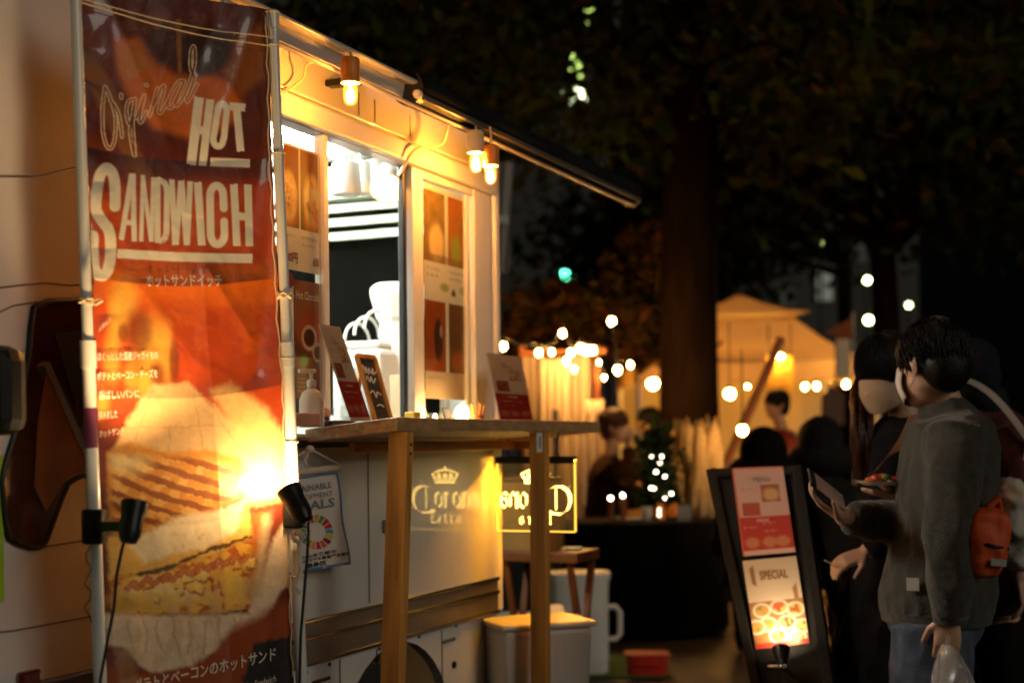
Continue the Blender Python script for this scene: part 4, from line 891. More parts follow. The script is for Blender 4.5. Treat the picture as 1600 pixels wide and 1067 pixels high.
MB().ell(q, (.014, .012, .012), nu=10, nv=8).build("knot", M['rope'], goals, smooth=True); MB().tube([q, q + Vector((-.012, -.01, -.03)), q + Vector((-.008, -.012, -.045))], .004, 6).build("cord_end", M['rope'], goals, smooth=True)

# ------------------------------------------------------------------ edge-lit beer sign under the far end of the counter
ST = .045
sx0 = on_plane(898, 775, TW(ST, 0, 0), EX); sx1 = on_plane(778, 775, TW(ST, 0, 0), EX)
oA = (sx0 - C0).dot(EY); oB = (sx1 - C0).dot(EY); zt_ = on_plane(838, 719, TW(ST, 0, 0), EX).z; zb_ = on_plane(838, 829, TW(ST, 0, 0), EX).z
sign = thing("edge_lit_sign", "clear acrylic edge-lit beer sign with yellow lettering seen from behind", "sign", tuple(TW(ST, (oA+oB)/2, zb_)))
SW_, SH_ = oA - oB, zt_ - zb_
def sg(u, v, e=0.0): return TW(ST + e, oA - u*SW_, zt_ - v*SH_)     # u runs the way the words are read, from behind
MB().box((ST - .003, oB, zb_), (ST + .003, oA, zt_), TM).build("panel", clear('sign_acrylic', (.97, .93, .80), .05, emit=(1.0, .55, .12), es=.012), sign)
GY = glow('sign_yellow', (1.0, .62, .12), 4.6); GE = glow('sign_edge', (1.0, .55, .06), 1.3); GS = glow('sign_edge_strong', (1.0, .50, .035), 1.6); GL = glow('sign_led', (1.0, .38, .012), 260.0)
for (a_, b2) in (((-.006, 0), (-.006, 1)), ((1.006, 0), (1.006, 1)), ((0, 1.006), (1, 1.006))): MB().bar(sg(*a_), sg(*b2), .004, .0075, up=EX).build("lit_edge", GS if a_[0] > 1 else GE, sign)
MB().box((ST - .012, oB - .005, zt_ + .001), (ST + .012, oA + .005, zt_ + .014), TM).build("led_rail", M['black'], sign, bevel=.003)
for e0, e1 in ((-.011, -.004), (.004, .011)): MB().box((ST + e0, oB, zt_ - .0012), (ST + e1, oA, zt_ + .0005), TM).build("led_strip", GL, sign)
for e0 in (-.0145, .0122): MB().box((ST + e0, oB - .004, zt_ - .011), (ST + e0 + .0023, oA + .004, zt_ + .014), TM).build("rail_side", M['black'], sign)
for k in (.2, .85): MB().tube([sg(k, -.055), sg(k + .02, -.12), TW(ST, oA - k*SW_, ZT - TKH - .002)], .003, 6).build("hanger", M['cordblack'], sign, smooth=True)
ep = [0]
def nib(segs, nv=(.012, -.010), mb=None):
    for pl2 in segs:
        for p_, q_ in zip(pl2[:-1], pl2[1:]):
            ep[0] += 1; e = .0036 + .00002*(ep[0] % 40)
            c4 = [(p_[0]-nv[0], p_[1]-nv[1]), (p_[0]+nv[0], p_[1]+nv[1]), (q_[0]+nv[0], q_[1]+nv[1]), (q_[0]-nv[0], q_[1]-nv[1])]
            mb.add([sg(*c, e) for c in c4], [(0, 1, 2, 3)])
def bl(word, x0, y0, h, adv, mb):
    for ch in word:
        def T(L_): return [[(x0 + a_*h*.62, y0 - b2*h) for a_, b2 in s_] for s_ in L_]
        n_ = (.055*h, .06*h)
        G = {'o': [[(.15, .2), (.15, .8), (.5, 1), (.8, .8), (.8, .2), (.45, 0), (.15, .2)]], 'r': [[(.1, .9), (.25, 1), (.25, .1), (.1, 0)], [(.25, .84), (.48, 1.0), (.62, .88)], [(.25, .1), (.42, 0)]],
             'n': [[(.05, .9), (.2, 1), (.2, .1), (.08, 0)], [(.2, .8), (.6, 1.02), (.8, .85), (.8, .1), (.95, 0)], [(.2, .1), (.35, .02)]],
             'a': [[(.15, .85), (.45, 1.02), (.78, .85), (.78, .15), (1.0, 0)], [(.78, .6), (.35, .62), (.15, .4), (.15, .15), (.4, 0), (.78, .2)]],
             'x': [[(.1, 1), (.8, 0)], [(.8, 1), (.1, 0)], [(.25, .52), (.7, .52)]], 't': [[(.3, 1.35), (.3, .15), (.5, 0), (.75, .12)], [(.05, .95), (.7, .95)]],
             'E': [[(.2, 1.5), (.2, .1), (.05, 0)], [(.2, 1.45), (.9, 1.5), (.9, 1.3)], [(.2, .8), (.75, .82)], [(.1, .02), (.85, .02), (.95, .2)]]}[ch]
        nib(T(G), n_, mb); x0 += adv
mb = MB(); h = .215; y0 = .675
C_ = [[(.25, .375), (.16, .37), (.09, .42), (.055, .50), (.055, .60), (.09, .70), (.17, .76), (.28, .75), (.35, .71)], [(.05, .36), (.12, .40)], [(.25, .36), (.30, .40)]]
nib(C_, (.019, .012), mb); nib([[(.235, .40), (.235, .70)]], (.008, .006), mb); bl("orona", .345, y0, h, .126, mb); mb.build("brand_lettering", GY, sign)
mb = MB(); bl("Extra", .30, .905, .105, .088, mb); mb.build("lower_lettering", GY, sign)
mb = MB()
def sp(pts): ep[0] += 1; e = .0036 + .00002*(ep[0] % 40); mb.add([sg(a_, b2, e) for a_, b2 in pts], [tuple(range(len(pts)))])
sp([(.36, .29), (.64, .29), (.64, .33), (.36, .33)]); sp([(.355, .28), (.645, .28), (.69, .19), (.655, .195), (.62, .262), (.38, .262), (.345, .195), (.31, .19)])
for cx in (.42, .50, .58): sp([(cx - .03, .255), (cx + .03, .255), (cx + .028, .20), (cx, .175), (cx - .028, .20)])
top = [(.31 + .38*i/12, .19 - .075*math.sin(math.pi*i/12)) for i in range(13)]; sp(top + [(.67 - .34*i/12, .195 - .045*math.sin(math.pi*i/12)) for i in range(13)])
sp([(.485, .115), (.515, .115), (.515, .085), (.50, .07), (.485, .085)]); mb.build("crown_emblem", GY, sign)

# ------------------------------------------------------------------ bin, stool and the boxes behind the corner
bd = 4.92
def binpt(px, py, d): return P(px, py, d)
zl_ = P(760, 974, bd).z; th = R(-12); c = P(838, 1000, bd + .13); c.z = 0; RM = Matrix.Translation(c) @ Matrix.Rotation(R(20), 4, 'Z')
o = thing("waste_bin", "white tapered waste bin with a flat lid behind the counter's far leg", "bin", tuple(c))
w2, d2 = .165, .13
MB().hexa([RM @ Vector(p) for p in ((-w2*.82, -d2*.82, 0), (w2*.82, -d2*.82, 0), (w2*.82, d2*.82, 0), (-w2*.82, d2*.82, 0))], [RM @ Vector(p) for p in ((-w2, -d2, zl_ - .022), (w2, -d2, zl_ - .022), (w2, d2, zl_ - .022), (-w2, d2, zl_ - .022))]).build("tub", M['whitep'], o, bevel=.018)
MB().box((-w2 - .012, -d2 - .012, zl_ - .021), (w2 + .012, d2 + .012, zl_), RM).build("lid", M['whitep'], o, bevel=.008)
sd_ = 6.1; zst = P(850, 862, sd_).z
c = P(858, 870, sd_ + .12); c.z = 0; RM = Matrix.Translation(c) @ Matrix.Rotation(R(-24), 4, 'Z')
o = thing("folding_stool", "reddish wooden folding stool carrying a box behind the truck's corner", "stool", tuple(c))
MB().box((-.185, -.14, zst - .045), (.185, .14, zst), RM).build("seat", M['woodred'], o, bevel=.006)
for sx in (-.15, .15):
    for k in (-1, 1): MB().bar(RM @ Vector((sx + .008*k, .11*k, zst - .046)), RM @ Vector((sx + .008*k, -.16*k, .0)), .03, .022).build("leg", M['woodred'], o, bevel=.003)
MB().tube([RM @ Vector((-.15, 0, zst*.47)), RM @ Vector((.15, 0, zst*.47))], .01, 8).build("cross_rod", M['trim'], o, smooth=True)
RB = Matrix.Translation(P(832, 870, sd_ + .08) * 1.0); cc = P(832, 870, sd_ + .10); RB = Matrix.Translation((cc.x, cc.y, zst + .001)) @ Matrix.Rotation(R(-24), 4, 'Z')
o = thing("wooden_box", "orange-lit upright wooden box standing on the folding stool", "box", (cc.x, cc.y, zst))
MB().box((-.105, -.08, 0), (.105, .08, .30), RB).build("body", mat('orange_ply', (.62, .30, .08), .5, var=.15), o, bevel=.004); MB().box((-.112, -.087, .301), (.112, .087, .318), RB).build("lid", M['woodred'], o, bevel=.003)
c = P(878, 866, sd_ + .0); RQ = Matrix.Translation((c.x, c.y, zst + .001)); tag(MB().lathe([(.018, 0), (.02, .004), (.018, .07), (.007, .1), (.007, .13)], (c.x, c.y, zst + .001), 16).build("glass_bottle", M['acryl'], smooth=True), "small clear bottle at the stool's edge beside the wooden box", "bottle")
c = P(895, 860, sd_ + .1); tag(MB().box((-.04, -.025, 0), (.04, .025, .012), Matrix.Translation((c.x, c.y, zst + .001))).build("phone_tray", M['whitep'], bevel=.003), "flat pale tray on the right edge of the folding stool", "tray")
# white jug on the ground
jd = 8.3; c = P(905, 1000, jd); c.z = 0; zt2 = P(905, 893, jd).z; RM = Matrix.Translation(c)
o = thing("water_tank", "big white plastic water tank with a side handle on the ground", "tank", tuple(c)); hw = .17
rings = []
for z, a_ in ((0, .9), (.02, 1.0), (zt2*.80, 1.0), (zt2*.9, 1.02), (zt2*.985, 1.1), (zt2, 1.08)):
    rings.append([c + Vector((math.copysign(abs(math.cos(t))**.5, math.cos(t))*hw*a_, math.copysign(abs(math.sin(t))**.5, math.sin(t))*.14*a_, z)) for t in [2*math.pi*k/28 for k in range(28)]])
MB().loft(rings).build("body", M['whitep'], o, smooth=True)
hz1, hz0 = P(905, 948, jd).z, P(905, 998, jd).z
MB().tube([c + Vector((hw - .01, 0, hz1)), c + Vector((hw + .045, 0, hz1)), c + Vector((hw + .07, 0, hz1 - .03)), c + Vector((hw + .07, 0, hz0 + .03)), c + Vector((hw + .045, 0, hz0)), c + Vector((hw - .01, 0, hz0))], .016, 10).build("handle", M['whitep'], o, smooth=True)
# red crate and green mat on the paving
c = P(1011, 1050, 8.2); c.z = 0; o = thing("red_crate", "bright red plastic crate on the ground in front of the black table", "crate", tuple(c)); rp = mat('red_plastic', (.55, .03, .015), .4)
zz = P(1011, 1019, 8.2).z; rg = []
for z, a_ in ((0, .9), (.01, .93), (zz - .02, 1.0), (zz - .018, 1.06), (zz, 1.06)):
    rg.append([c + Vector((math.copysign(abs(math.cos(t))**.35, math.cos(t))*.12*a_, math.copysign(abs(math.sin(t))**.35, math.sin(t))*.1*a_, z)) for t in [2*math.pi*k/24 for k in range(24)]])
MB().loft(rg).build("tub", rp, o, smooth=True); MB().bar(c + Vector((-.06, -.108, zz - .05)), c + Vector((.06, -.108, zz - .05)), .012, .02).build("handle", rp, o, bevel=.003)
o = MB().box((-.35, -.3, .004), (.32, .5, .014), Matrix.Translation(P(955, 1040, 8.4) * 1.0 - Vector((0, 0, P(955, 1040, 8.4).z)))).build("green_mat", mat('green_turf', (.05, .12, .015), .9, bump=.6, bscale=150)); tag(o, "small green turf mat on the paving behind the white water tank", "mat")
c = P(805, 930, 6.9); c.z = 0; o = thing("crate_stack", "dark shelf unit with a pale board behind the truck's corner", "shelf", tuple(c))
MB().box((-.22, -.15, 0), (.22, .15, .52), Matrix.Translation(c)).build("lower_unit", M['black'], o, bevel=.01); MB().box((-.24, -.17, .521), (.24, .17, .545), Matrix.Translation(c)).build("board", M['whitep'], o, bevel=.003)
MB().box((-.18, -.12, .546), (.10, .12, .80), Matrix.Translation(c)).build("upper_unit", M['black'], o, bevel=.01)

# ================================================================== trees
def leaf_mat(name, c, tr=.45):
    m = bpy.data.materials.new(name); m.use_nodes = True; N = m.node_tree.nodes; L = m.node_tree.links; b = N["Principled BSDF"]; o = N["Material Output"]
    a = N.new("ShaderNodeAttribute"); a.attribute_name = "Col"; L.new(a.outputs["Color"], b.inputs["Base Color"]); b.inputs["Roughness"].default_value = .6; b.inputs["Specular IOR Level"].default_value = .12
    t = N.new("ShaderNodeBsdfTranslucent"); L.new(a.outputs["Color"], t.inputs[0]); x = N.new("ShaderNodeMixShader"); x.inputs[0].default_value = tr
    L.new(b.outputs[0], x.inputs[1]); L.new(t.outputs[0], x.inputs[2]); L.new(x.outputs[0], o.inputs[0]); return m
LEAF = leaf_mat('autumn_leaves', None)
BARK = mat('bark', (.011, .006, .0035), .95, spec=.04, var=.4, scale=9, stretch=(1, 1, .25), bump=1.0, bscale=26)
def leaves(name, centres, spread, n, size, palette, parent, seed):
    g = np.random.default_rng(seed); centres = np.array(centres); k = g.integers(0, len(centres), n)
    c = centres[k] + g.normal(0, 1, (n, 3)) * np.array(spread)[k] if np.ndim(spread) > 1 else centres[k] + g.normal(0, 1, (n, 3))*np.array(spread)
    a = g.normal(0, 1, (n, 3)); a /= np.linalg.norm(a, axis=1)[:, None]; b = np.cross(a, g.normal(0, 1, (n, 3))); b /= np.linalg.norm(b, axis=1)[:, None]
    cc = np.cross(a, b)*.25
    s = (size*(.6 + .8*g.random(n)))[:, None]
    V = np.stack([c - a*s, c + b*s*.55 + cc*s, c + a*s*1.1, c - b*s*.55 + cc*s], 1).reshape(-1, 3)
    inv = np.array(wm(parent).inverted()); V = V @ inv[:3, :3].T + inv[:3, 3]
    pal = np.array(palette); col = np.repeat(pal[g.integers(0, len(pal), n)] * (.7 + .6*g.random((n, 1))), 4, 0)
    me = bpy.data.meshes.new(name); me.vertices.add(4*n); me.vertices.foreach_set("co", V.ravel().astype(np.float32))
    me.loops.add(4*n); me.loops.foreach_set("vertex_index", np.arange(4*n, dtype=np.int32)); me.polygons.add(n)
    me.polygons.foreach_set("loop_start", np.arange(0, 4*n, 4, dtype=np.int32)); me.polygons.foreach_set("loop_total", np.full(n, 4, np.int32)); me.update(calc_edges=True); me.validate()
    at = me.color_attributes.new("Col", 'FLOAT_COLOR', 'POINT'); at.data.foreach_set("color", np.concatenate([col, np.ones((4*n, 1))], 1).ravel().astype(np.float32))
    return link(name, me, LEAF, parent)
def tree(base, r, fork, crowns, nclump, nleaf, size, palette, label, seed, lean=(0, 0), spread=.32):
    g = random.Random(seed); base = Vector(base); o = thing("park_tree", label, "tree", tuple(base), 0, "trees over the stalls")
    top = base + Vector((lean[0], lean[1], fork)); tr = MB(); path = [base + (top - base)*s + Vector((math.sin(s*5 + seed)*.03, 0, 0)) for s in [i/8 for i in range(9)]]
    tr.tube(path, [r*1.35, r*1.1, r*1.03, r, r*.97, r*.95, r*.93, r*.9, r*.85], 16); cl = []
    for i in range(nclump):
        c, rad = crowns[i % len(crowns)]; d = Vector((g.gauss(0, 1), g.gauss(0, 1), g.gauss(0, 1))).normalized() * (g.random() ** .4)
        cl.append(Vector(c) + Vector((d.x*rad[0], d.y*rad[1], d.z*rad[2])))
    for i, p in enumerate(cl[:max(10, nclump//4)]):
        s = top - Vector((0, 0, g.random()*fork*.12)); m1 = s.lerp(p, .35) + Vector((0, 0, .25)); m2 = s.lerp(p, .7) + Vector((g.uniform(-.1, .1), g.uniform(-.1, .1), .15))
        tr.tube([s, m1, m2, p], [r*.42, r*.24, r*.12, r*.04], 8)
    tr.build("trunk", BARK, o, smooth=True)
    leaves("crown", [tuple(p) for p in cl], (spread, spread, spread*.8), nleaf, size, palette, o, seed); return o
PG = [(.050, .078, .014), (.064, .076, .012), (.056, .066, .012), (.044, .074, .016), (.062, .088, .013), (.060, .072, .013), (.085, .050, .010)]
PO = [(.15, .085, .018), (.11, .075, .014), (.17, .10, .02), (.075, .065, .014), (.20, .075, .015)]
tb = P(1083, 700, 12.0); tb.z = 0
tree(tb, .245, 5.6, [((tb.x - .4, 12.2, 5.2), (2.6, 1.8, 1.3)), ((tb.x + 2.0, 11.6, 4.9), (2.0, 1.6, 1.2)), ((tb.x + .6, 11.2, 5.4), (1.8, 1.4, 1.2))], 110, 9500, .085, PG, "big dark tree trunk rising between the two tents, leafy above", 3)
tb = P(935, 700, 13.6); tb.z = 0
tree(tb + Vector((-.2, .6, 0)), .07, 2.1, [((tb.x + .12, 13.7, 2.55), (.60, .5, .28)), ((tb.x + .5, 13.9, 2.95), (.15, .3, .3)), ((tb.x + .42, 13.5, 2.35), (.4, .4, .3)), ((tb.x - .55, 13.8, 2.45), (.3, .3, .2))], 50, 4800, .07, PO, "small orange-leaved tree lit from below by string lights", 5, spread=.14)
tb = P(1392, 700, 20.0); tb.z = 0
tree(tb, .20, 4.2, [((tb.x - .8, 20, 6.0), (3.2, 2.2, 1.6)), ((tb.x + 1.6, 19.5, 5.4), (1.6, 1.5, 1.0))], 90, 8000, .12, PG, "thin dark tree trunk standing behind the two customers' heads", 11, lean=(-.1, 0), spread=.5)
tb = P(1325, 700, 24.0); tb.z = 0
tree(tb, .13, 4.6, [((tb.x - 1.5, 24, 6.2), (3.0, 2.0, 1.8)), ((tb.x - 3.2, 25, 4.6), (1.6, 1.5, 1.2))], 80, 7000, .13, PG, "slimmest dark tree trunk, rising beyond the white peaked tent", 13, spread=.55)
tb = P(730, 700, 17.0); tb.z = 0
tree(tb, .16, 3.6, [((tb.x - .5, 17, 5.6), (1.7, 1.6, 1.3))], 50, 4500, .10, PG, "dark leafy tree rising behind the food truck's awning", 17, spread=.42)

# ================================================================== far buildings and lights
def building(name, c, w, d, h, m, label, wins):
    o = thing(name, label, "building", tuple(c)); MB().box((c[0]-w/2, c[1], 0), (c[0]+w/2, c[1]+d, h)).build("wall", m, o)
    MB().box((c[0]-w/2 - .2, c[1] - .2, h + .01), (c[0]+w/2 + .2, c[1]+d + .2, h + .6)).build("parapet", m, o)
    for (px0, py0, px1, py1, mm) in wins:
        a, b_ = P(px0, py0, c[1]), P(px1, py1, c[1]); f = MB().box((a.x - .08, c[1] - .12, b_.z - .08), (b_.x + .08, c[1] - .002, a.z + .08)).build("window", M['band'], o)
        MB().box((a.x, c[1] - .14, b_.z), (b_.x, c[1] - .121, a.z)).build("pane", mm, f)
CONC = mat('far_concrete', (.10, .095, .085), .8)
WG = glow('dim_grey_window', (.50, .52, .42), .16); WGG = glow('green_lit_window', (.55, .80, .16), 2.6); WB = glow('bright_window', (.86, 1.0, .55), 5.0); WD = glow('dull_window', (.30, .30, .22), .05)
building("office_block", (P(760, 600, 62).x, 62, 0), 22, 12, 26, CONC, "tall dim office block seen between leaves above the awning",
         [(652, 10, 668, 66, WG), (674, -10, 692, 30, WG), (676, 78, 690, 104, WD), (624, -12, 636, 22, WD), (880, 140, 920, 162, WB), (890, 66, 908, 126, WGG), (912, 14, 932, 40, WGG), (600, 40, 612, 90, WD)])
building("apartment_block", (P(1120, 600, 70).x, 70, 0), 20, 12, 19, CONC, "low grey apartment block behind the big tree trunk",
         [(992, 338, 1012, 384, WG), (1018, 338, 1040, 378, WG), (880, 390, 914, 412, WD), (1060, 300, 1080, 330, WD), (1150, 330, 1170, 352, WD), (1275, 420, 1300, 470, WG), (1330, 380, 1352, 410, WD), (988, 232, 1006, 246, WG), (1218, 450, 1240, 478, WD)])
def street_lamp(px, py, d, col, s, r, label):
    p = P(px, py, d); o = thing("street_lamp", label, "street lamp", (p.x, p.y, 0), 0, "far street lamps")
    MB().tube([(p.x, p.y + .1, 0), (p.x, p.y + .1, p.z)], .05, 8).build("post", M['black'], o, smooth=True); MB().ell(p, (r, r*.7, r)).build("lamp", glow('far_lamp', col, s), o, smooth=True)
    MB().lathe([(r*1.1, r*.9), (r*.5, r*1.4), (.05, r*1.5)], p, 12).build("hood", M['black'], o, smooth=True)
GY2 = (.80, 1.0, .30)
for px, py, d, c, s, r, lb in ((1283, 378, 45, GY2, 14, .10, "yellow-green street lamp glowing alone beside the slim trunk"), (1355, 438, 45, (.95, 1, .5), 16, .09, "street lamp dot above the woman's head, upper of two"), (1357, 500, 45, (.95, 1, .45), 18, .11, "street lamp dot just over the woman's hair, lower of two"),
        (1318, 478, 45, GY2, 8, .08, "faint green street lamp dot between tent flag and slim trunk"), (1420, 477, 50, (.9, 1, .5), 10, .08, "small street lamp dot above the man's hair"), (1137, 278, 40, (.85, 1, .4), 14, .08, "street lamp glint beside the big trunk, lower of two"),
        (1148, 178, 40, (.8, .85, .7), 5, .10, "pale street lamp glint beside the big trunk, higher of two"), (810, 510, 30, (1.0, .93, .72), 30, .085, "white lamp dot beside the truck's rear corner above the menu stand"), (1548, 597, 30, (1, .6, .2), 12, .06, "orange lamp dot between the cap and the white strap")):
    street_lamp(px, py, d, c, s, r, lb)
p = P(888, 428, 32); o = thing("traffic_signal", "traffic signal showing a green light beyond the orange tree", "traffic light", (p.x + .6, p.y, 0))
MB().tube([(p.x + .9, p.y + .2, 0), (p.x + .9, p.y + .2, p.z + .4)], .07, 10).build("post", M['black'], o, smooth=True); MB().box((p.x - .2, p.y + .02, p.z - .2), (p.x + 1.0, p.y + .18, p.z + .2)).build("housing", M['black'], o, bevel=.05)
MB().ell(p, (.15, .05, .15)).build("green_lens", glow('signal_green', (.10, 1.0, .48), 9.0), o, smooth=True)
for k in (1, 2): MB().ell(p + Vector((.4*k, .02, 0)), (.15, .05, .15)).build(("", "amber_lens", "red_lens")[k], M['black'], o, smooth=True)
# grey flag behind the truck corner
p = P(790, 700, 9.0); o = thing("grey_flag", "plain grey vertical flag hanging behind the truck's rear corner", "flag", (p.x, 9, 0))
a, b_ = P(776, 252, 9), P(803, 426, 9); sh = bil((a.x, 9, a.z), (b_.x, 9.05, a.z), (a.x + .02, 9, b_.z), (b_.x - .03, 9.05, b_.z))
make_print("cloth", lambda U, V: sh(U, V) + np.stack([0*U, .02*np.sin(np.asarray(U)*8 + np.asarray(V)*4), 0*U], -1), 10, 30, lambda U, V, W: np.zeros(U.shape + (3,)) + np.array((.34, .31, .27)), print_mat('grey_cloth', .8, 0), o)
MB().tube([(a.x - .02, 9.02, 0), (a.x - .02, 9.02, a.z + .1)], .012, 8).build("pole", M['pole'], o, smooth=True); MB().bar((a.x - .04, 8.98, P(780, 342, 9).z), (P(795, 345, 9).x, 8.98, P(795, 345, 9).z), .02, .05).build("clip", M['whitep'], o)

# ================================================================== curtained stall and its string lights
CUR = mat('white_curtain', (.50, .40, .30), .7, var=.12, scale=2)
st = thing("curtained_stall", "stall hung with pale curtain sheets behind the counter's far end", "stall", tuple(P(880, 700, 11) * Vector((1, 1, 0)) if False else (P(880, 700, 11).x, 11, 0)))
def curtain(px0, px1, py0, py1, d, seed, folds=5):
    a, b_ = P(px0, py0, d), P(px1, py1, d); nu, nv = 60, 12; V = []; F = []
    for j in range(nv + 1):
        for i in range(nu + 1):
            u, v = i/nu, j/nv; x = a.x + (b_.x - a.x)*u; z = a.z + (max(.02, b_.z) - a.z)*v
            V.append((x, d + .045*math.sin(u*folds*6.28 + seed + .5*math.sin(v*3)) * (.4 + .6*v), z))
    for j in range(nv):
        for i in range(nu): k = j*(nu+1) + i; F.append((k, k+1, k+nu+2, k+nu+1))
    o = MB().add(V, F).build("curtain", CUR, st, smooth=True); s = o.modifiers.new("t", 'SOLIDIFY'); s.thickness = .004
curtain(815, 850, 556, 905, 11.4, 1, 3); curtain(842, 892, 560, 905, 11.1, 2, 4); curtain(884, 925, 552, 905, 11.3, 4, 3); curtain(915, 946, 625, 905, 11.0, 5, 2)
for px in (816, 932):
    q = P(px, 540, 11.6); MB().tube([(q.x, q.y, 0), q], .025, 8).build("post", M['woodred'], st, smooth=True)
q0, q1 = P(812, 552, 11.3), P(946, 548, 11.3); MB().tube([q0, q1], .02, 8).build("curtain_rail", M['woodred'], st, smooth=True)
q = P(868, 690, 10.6); MB().tube([(q.x, q.y, 0), P(868, 640, 10.6)], .025, 8).build("front_post", M['band'], st, smooth=True)
def light_string(name, bulbs, label, r, gm_, sag=.12):
    p0 = P(bulbs[0][0], bulbs[0][1], bulbs[0][2]); o = thing(name, label, "string lights", tuple(p0), 0, "strings of bulbs over the stalls")
    pts = [P(*b3[:3]) for b3 in bulbs]; path = []
    for i, p_ in enumerate(pts):
        hi = p_ + Vector((0, 0, r*3.2)); path.append(hi)
        if i < len(pts) - 1: path.append((p_ + pts[i+1])/2 + Vector((0, 0, r*3.2 - sag*.3)))
    MB().tube(path, .006, 5).build("cable", M['cordblack'], o, smooth=True)
    for b3, p_ in zip(bulbs, pts):
        k = b3[3] if len(b3) > 3 else 1.0
        s = MB().lathe([(r*.5, r*1.0), (r*.55, r*1.1), (r*.55, r*2.6), (r*.3, r*3.1)], p_, 10).build("socket", M['black'], o, smooth=True)
        MB().ell(p_, (r*k*.85, r*k*.85, r*1.15*k), nu=12, nv=8).build("bulb", gm_, o, smooth=True)
light_string("string_lights", [(787, 541, 10.6), (842, 551, 10.7), (862, 550, 10.7, .8), (879, 521, 10.7), (892, 551, 10.7), (897, 577, 10.8, .8), (885, 564, 10.8), (907, 544, 10.7, 1.2), (916, 547, 10.7, 1.3), (926, 547, 10.7, 1.2)], "crowded warm string lights over the pale curtains", .021, M['bulb'])
light_string("string_lights", [(800, 572, 11.5), (829, 566, 11.6, .8), (852, 588, 11.2, .7), (872, 574, 11.5, .8), (912, 580, 11.5, .9), (936, 566, 11.4, .7), (944, 590, 11.6, .8)], "lower strand of small bulbs strung in front of the pale curtains", .015, M['bulb'])
light_string("string_lights", [(1003, 562, 17.2), (1030, 575, 17.2), (1168, 604, 18.4, .8), (1205, 590, 18.4), (1236, 580, 18.3, .8), (1296, 586, 18.0), (1312, 566, 17.6, .8)], "faint strand of small bulbs deeper inside the peaked tent", .018, M['tentglobe'])
light_string("string_lights", [(956, 502, 11.2, 1.1), (965, 578, 11.0, 1.1), (985, 570, 11.6, .8)], "sparse string of bulbs hanging among the orange leaves", .024, M['bulb'])
light_string("string_lights", [(1146, 568, 17.6), (1184, 573, 17.6), (1258, 604, 18.2), (1276, 603, 18.2), (1322, 600, 17.4, 1.2), (1325, 535, 16.6)], "string of round bulbs running across the front of the peaked tent", .026, M['tentglobe'])
def globe(px, py, d, r, label, s=None):
    p_ = P(px, py, d); o = thing("globe_lantern", label, "lantern", tuple(p_), 0, "globe lanterns among the stalls"); MB().ell(p_, (r, r, r*1.05)).build("globe", s or M['bulbbig'], o, smooth=True)
    MB().lathe([(r*.5, r*.9), (r*.5, r*1.5), (r*.2, r*1.6)], p_, 12).build("cap", M['black'], o, smooth=True); MB().tube([p_ + Vector((0, 0, r*1.6)), p_ + Vector((0, 0, r*1.6 + .5))], .005, 5).build("cord", M['cordblack'], o)
globe(1020, 599, 17.9, .06, "globe lantern glowing inside the tent's opening left of the trunk", M['tentglobe']); globe(1140, 615, 11.2, .038, "globe lantern hanging beside the trunk, higher of two"); globe(1160, 672, 9.7, .032, "globe lantern hanging near the pampas grass, lower of two")

# ================================================================== peaked tent
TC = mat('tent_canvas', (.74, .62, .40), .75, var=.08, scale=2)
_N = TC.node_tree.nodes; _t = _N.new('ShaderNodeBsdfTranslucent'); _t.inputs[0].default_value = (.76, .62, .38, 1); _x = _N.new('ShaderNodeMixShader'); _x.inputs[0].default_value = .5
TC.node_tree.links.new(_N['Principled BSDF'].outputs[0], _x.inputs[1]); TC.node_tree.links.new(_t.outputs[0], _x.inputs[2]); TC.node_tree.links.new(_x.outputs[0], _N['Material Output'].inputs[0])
tt = thing("peaked_tent", "yellow-lit white peaked tent with a vented top behind the trunk", "tent", (P(1160, 700, 18).x, 18, 0))
cx = P(1160, 600, 18.2).x; ze = P(1160, 572, 18).z; zp = P(1160, 500, 18).z; hw = (P(1346, 600, 18).x - cx); D0, D1 = 17.0, 17.0 + 2*hw
cy = (D0 + D1)/2
def pyr(mb, h0, h1, z0, z1):
    V = []; n_ = 8
    for j in range(n_ + 1):
        s = j/n_; h_ = h0 + (h1 - h0)*s; z = z0 + (z1 - z0)*s - .16*math.sin(math.pi*s)*(z1 - z0)
        V += [(cx - h_, cy - h_, z), (cx + h_, cy - h_, z), (cx + h_, cy + h_, z), (cx - h_, cy + h_, z)]
    F = [(4*j + k, 4*j + (k+1) % 4, 4*j + 4 + (k+1) % 4, 4*j + 4 + k) for j in range(n_) for k in range(4)]; mb.add(V, F)
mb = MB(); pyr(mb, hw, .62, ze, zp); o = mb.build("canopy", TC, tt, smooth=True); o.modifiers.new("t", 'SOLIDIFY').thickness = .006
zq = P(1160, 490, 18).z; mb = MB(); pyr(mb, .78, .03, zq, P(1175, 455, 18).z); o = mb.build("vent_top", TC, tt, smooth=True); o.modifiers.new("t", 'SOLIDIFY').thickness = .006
for k, (xa, ya, xb, yb) in enumerate(((-1, -1, 1, -1), (1, -1, 1, 1), (1, 1, -1, 1), (-1, 1, -1, -1))):
    n_ = 12; V = []
    for i in range(n_ + 1):
        s = i/n_; x = cx + hw*(xa + (xb-xa)*s); y = cy + hw*(ya + (yb-ya)*s); V += [(x, y, ze), (x*1.0, y, ze - .22 - .03*math.cos(s*6.28*6))]
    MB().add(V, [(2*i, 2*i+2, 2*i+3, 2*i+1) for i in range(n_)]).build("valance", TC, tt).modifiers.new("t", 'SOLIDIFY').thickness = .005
for sx in (-1, 1):
    for sy in (-1, 1): MB().tube([(cx + sx*(hw-.04), cy + sy*(hw-.04), 0), (cx + sx*(hw-.04), cy + sy*(hw-.04), ze)], .03, 8).build("tent_leg", M['alu'], tt, smooth=True)
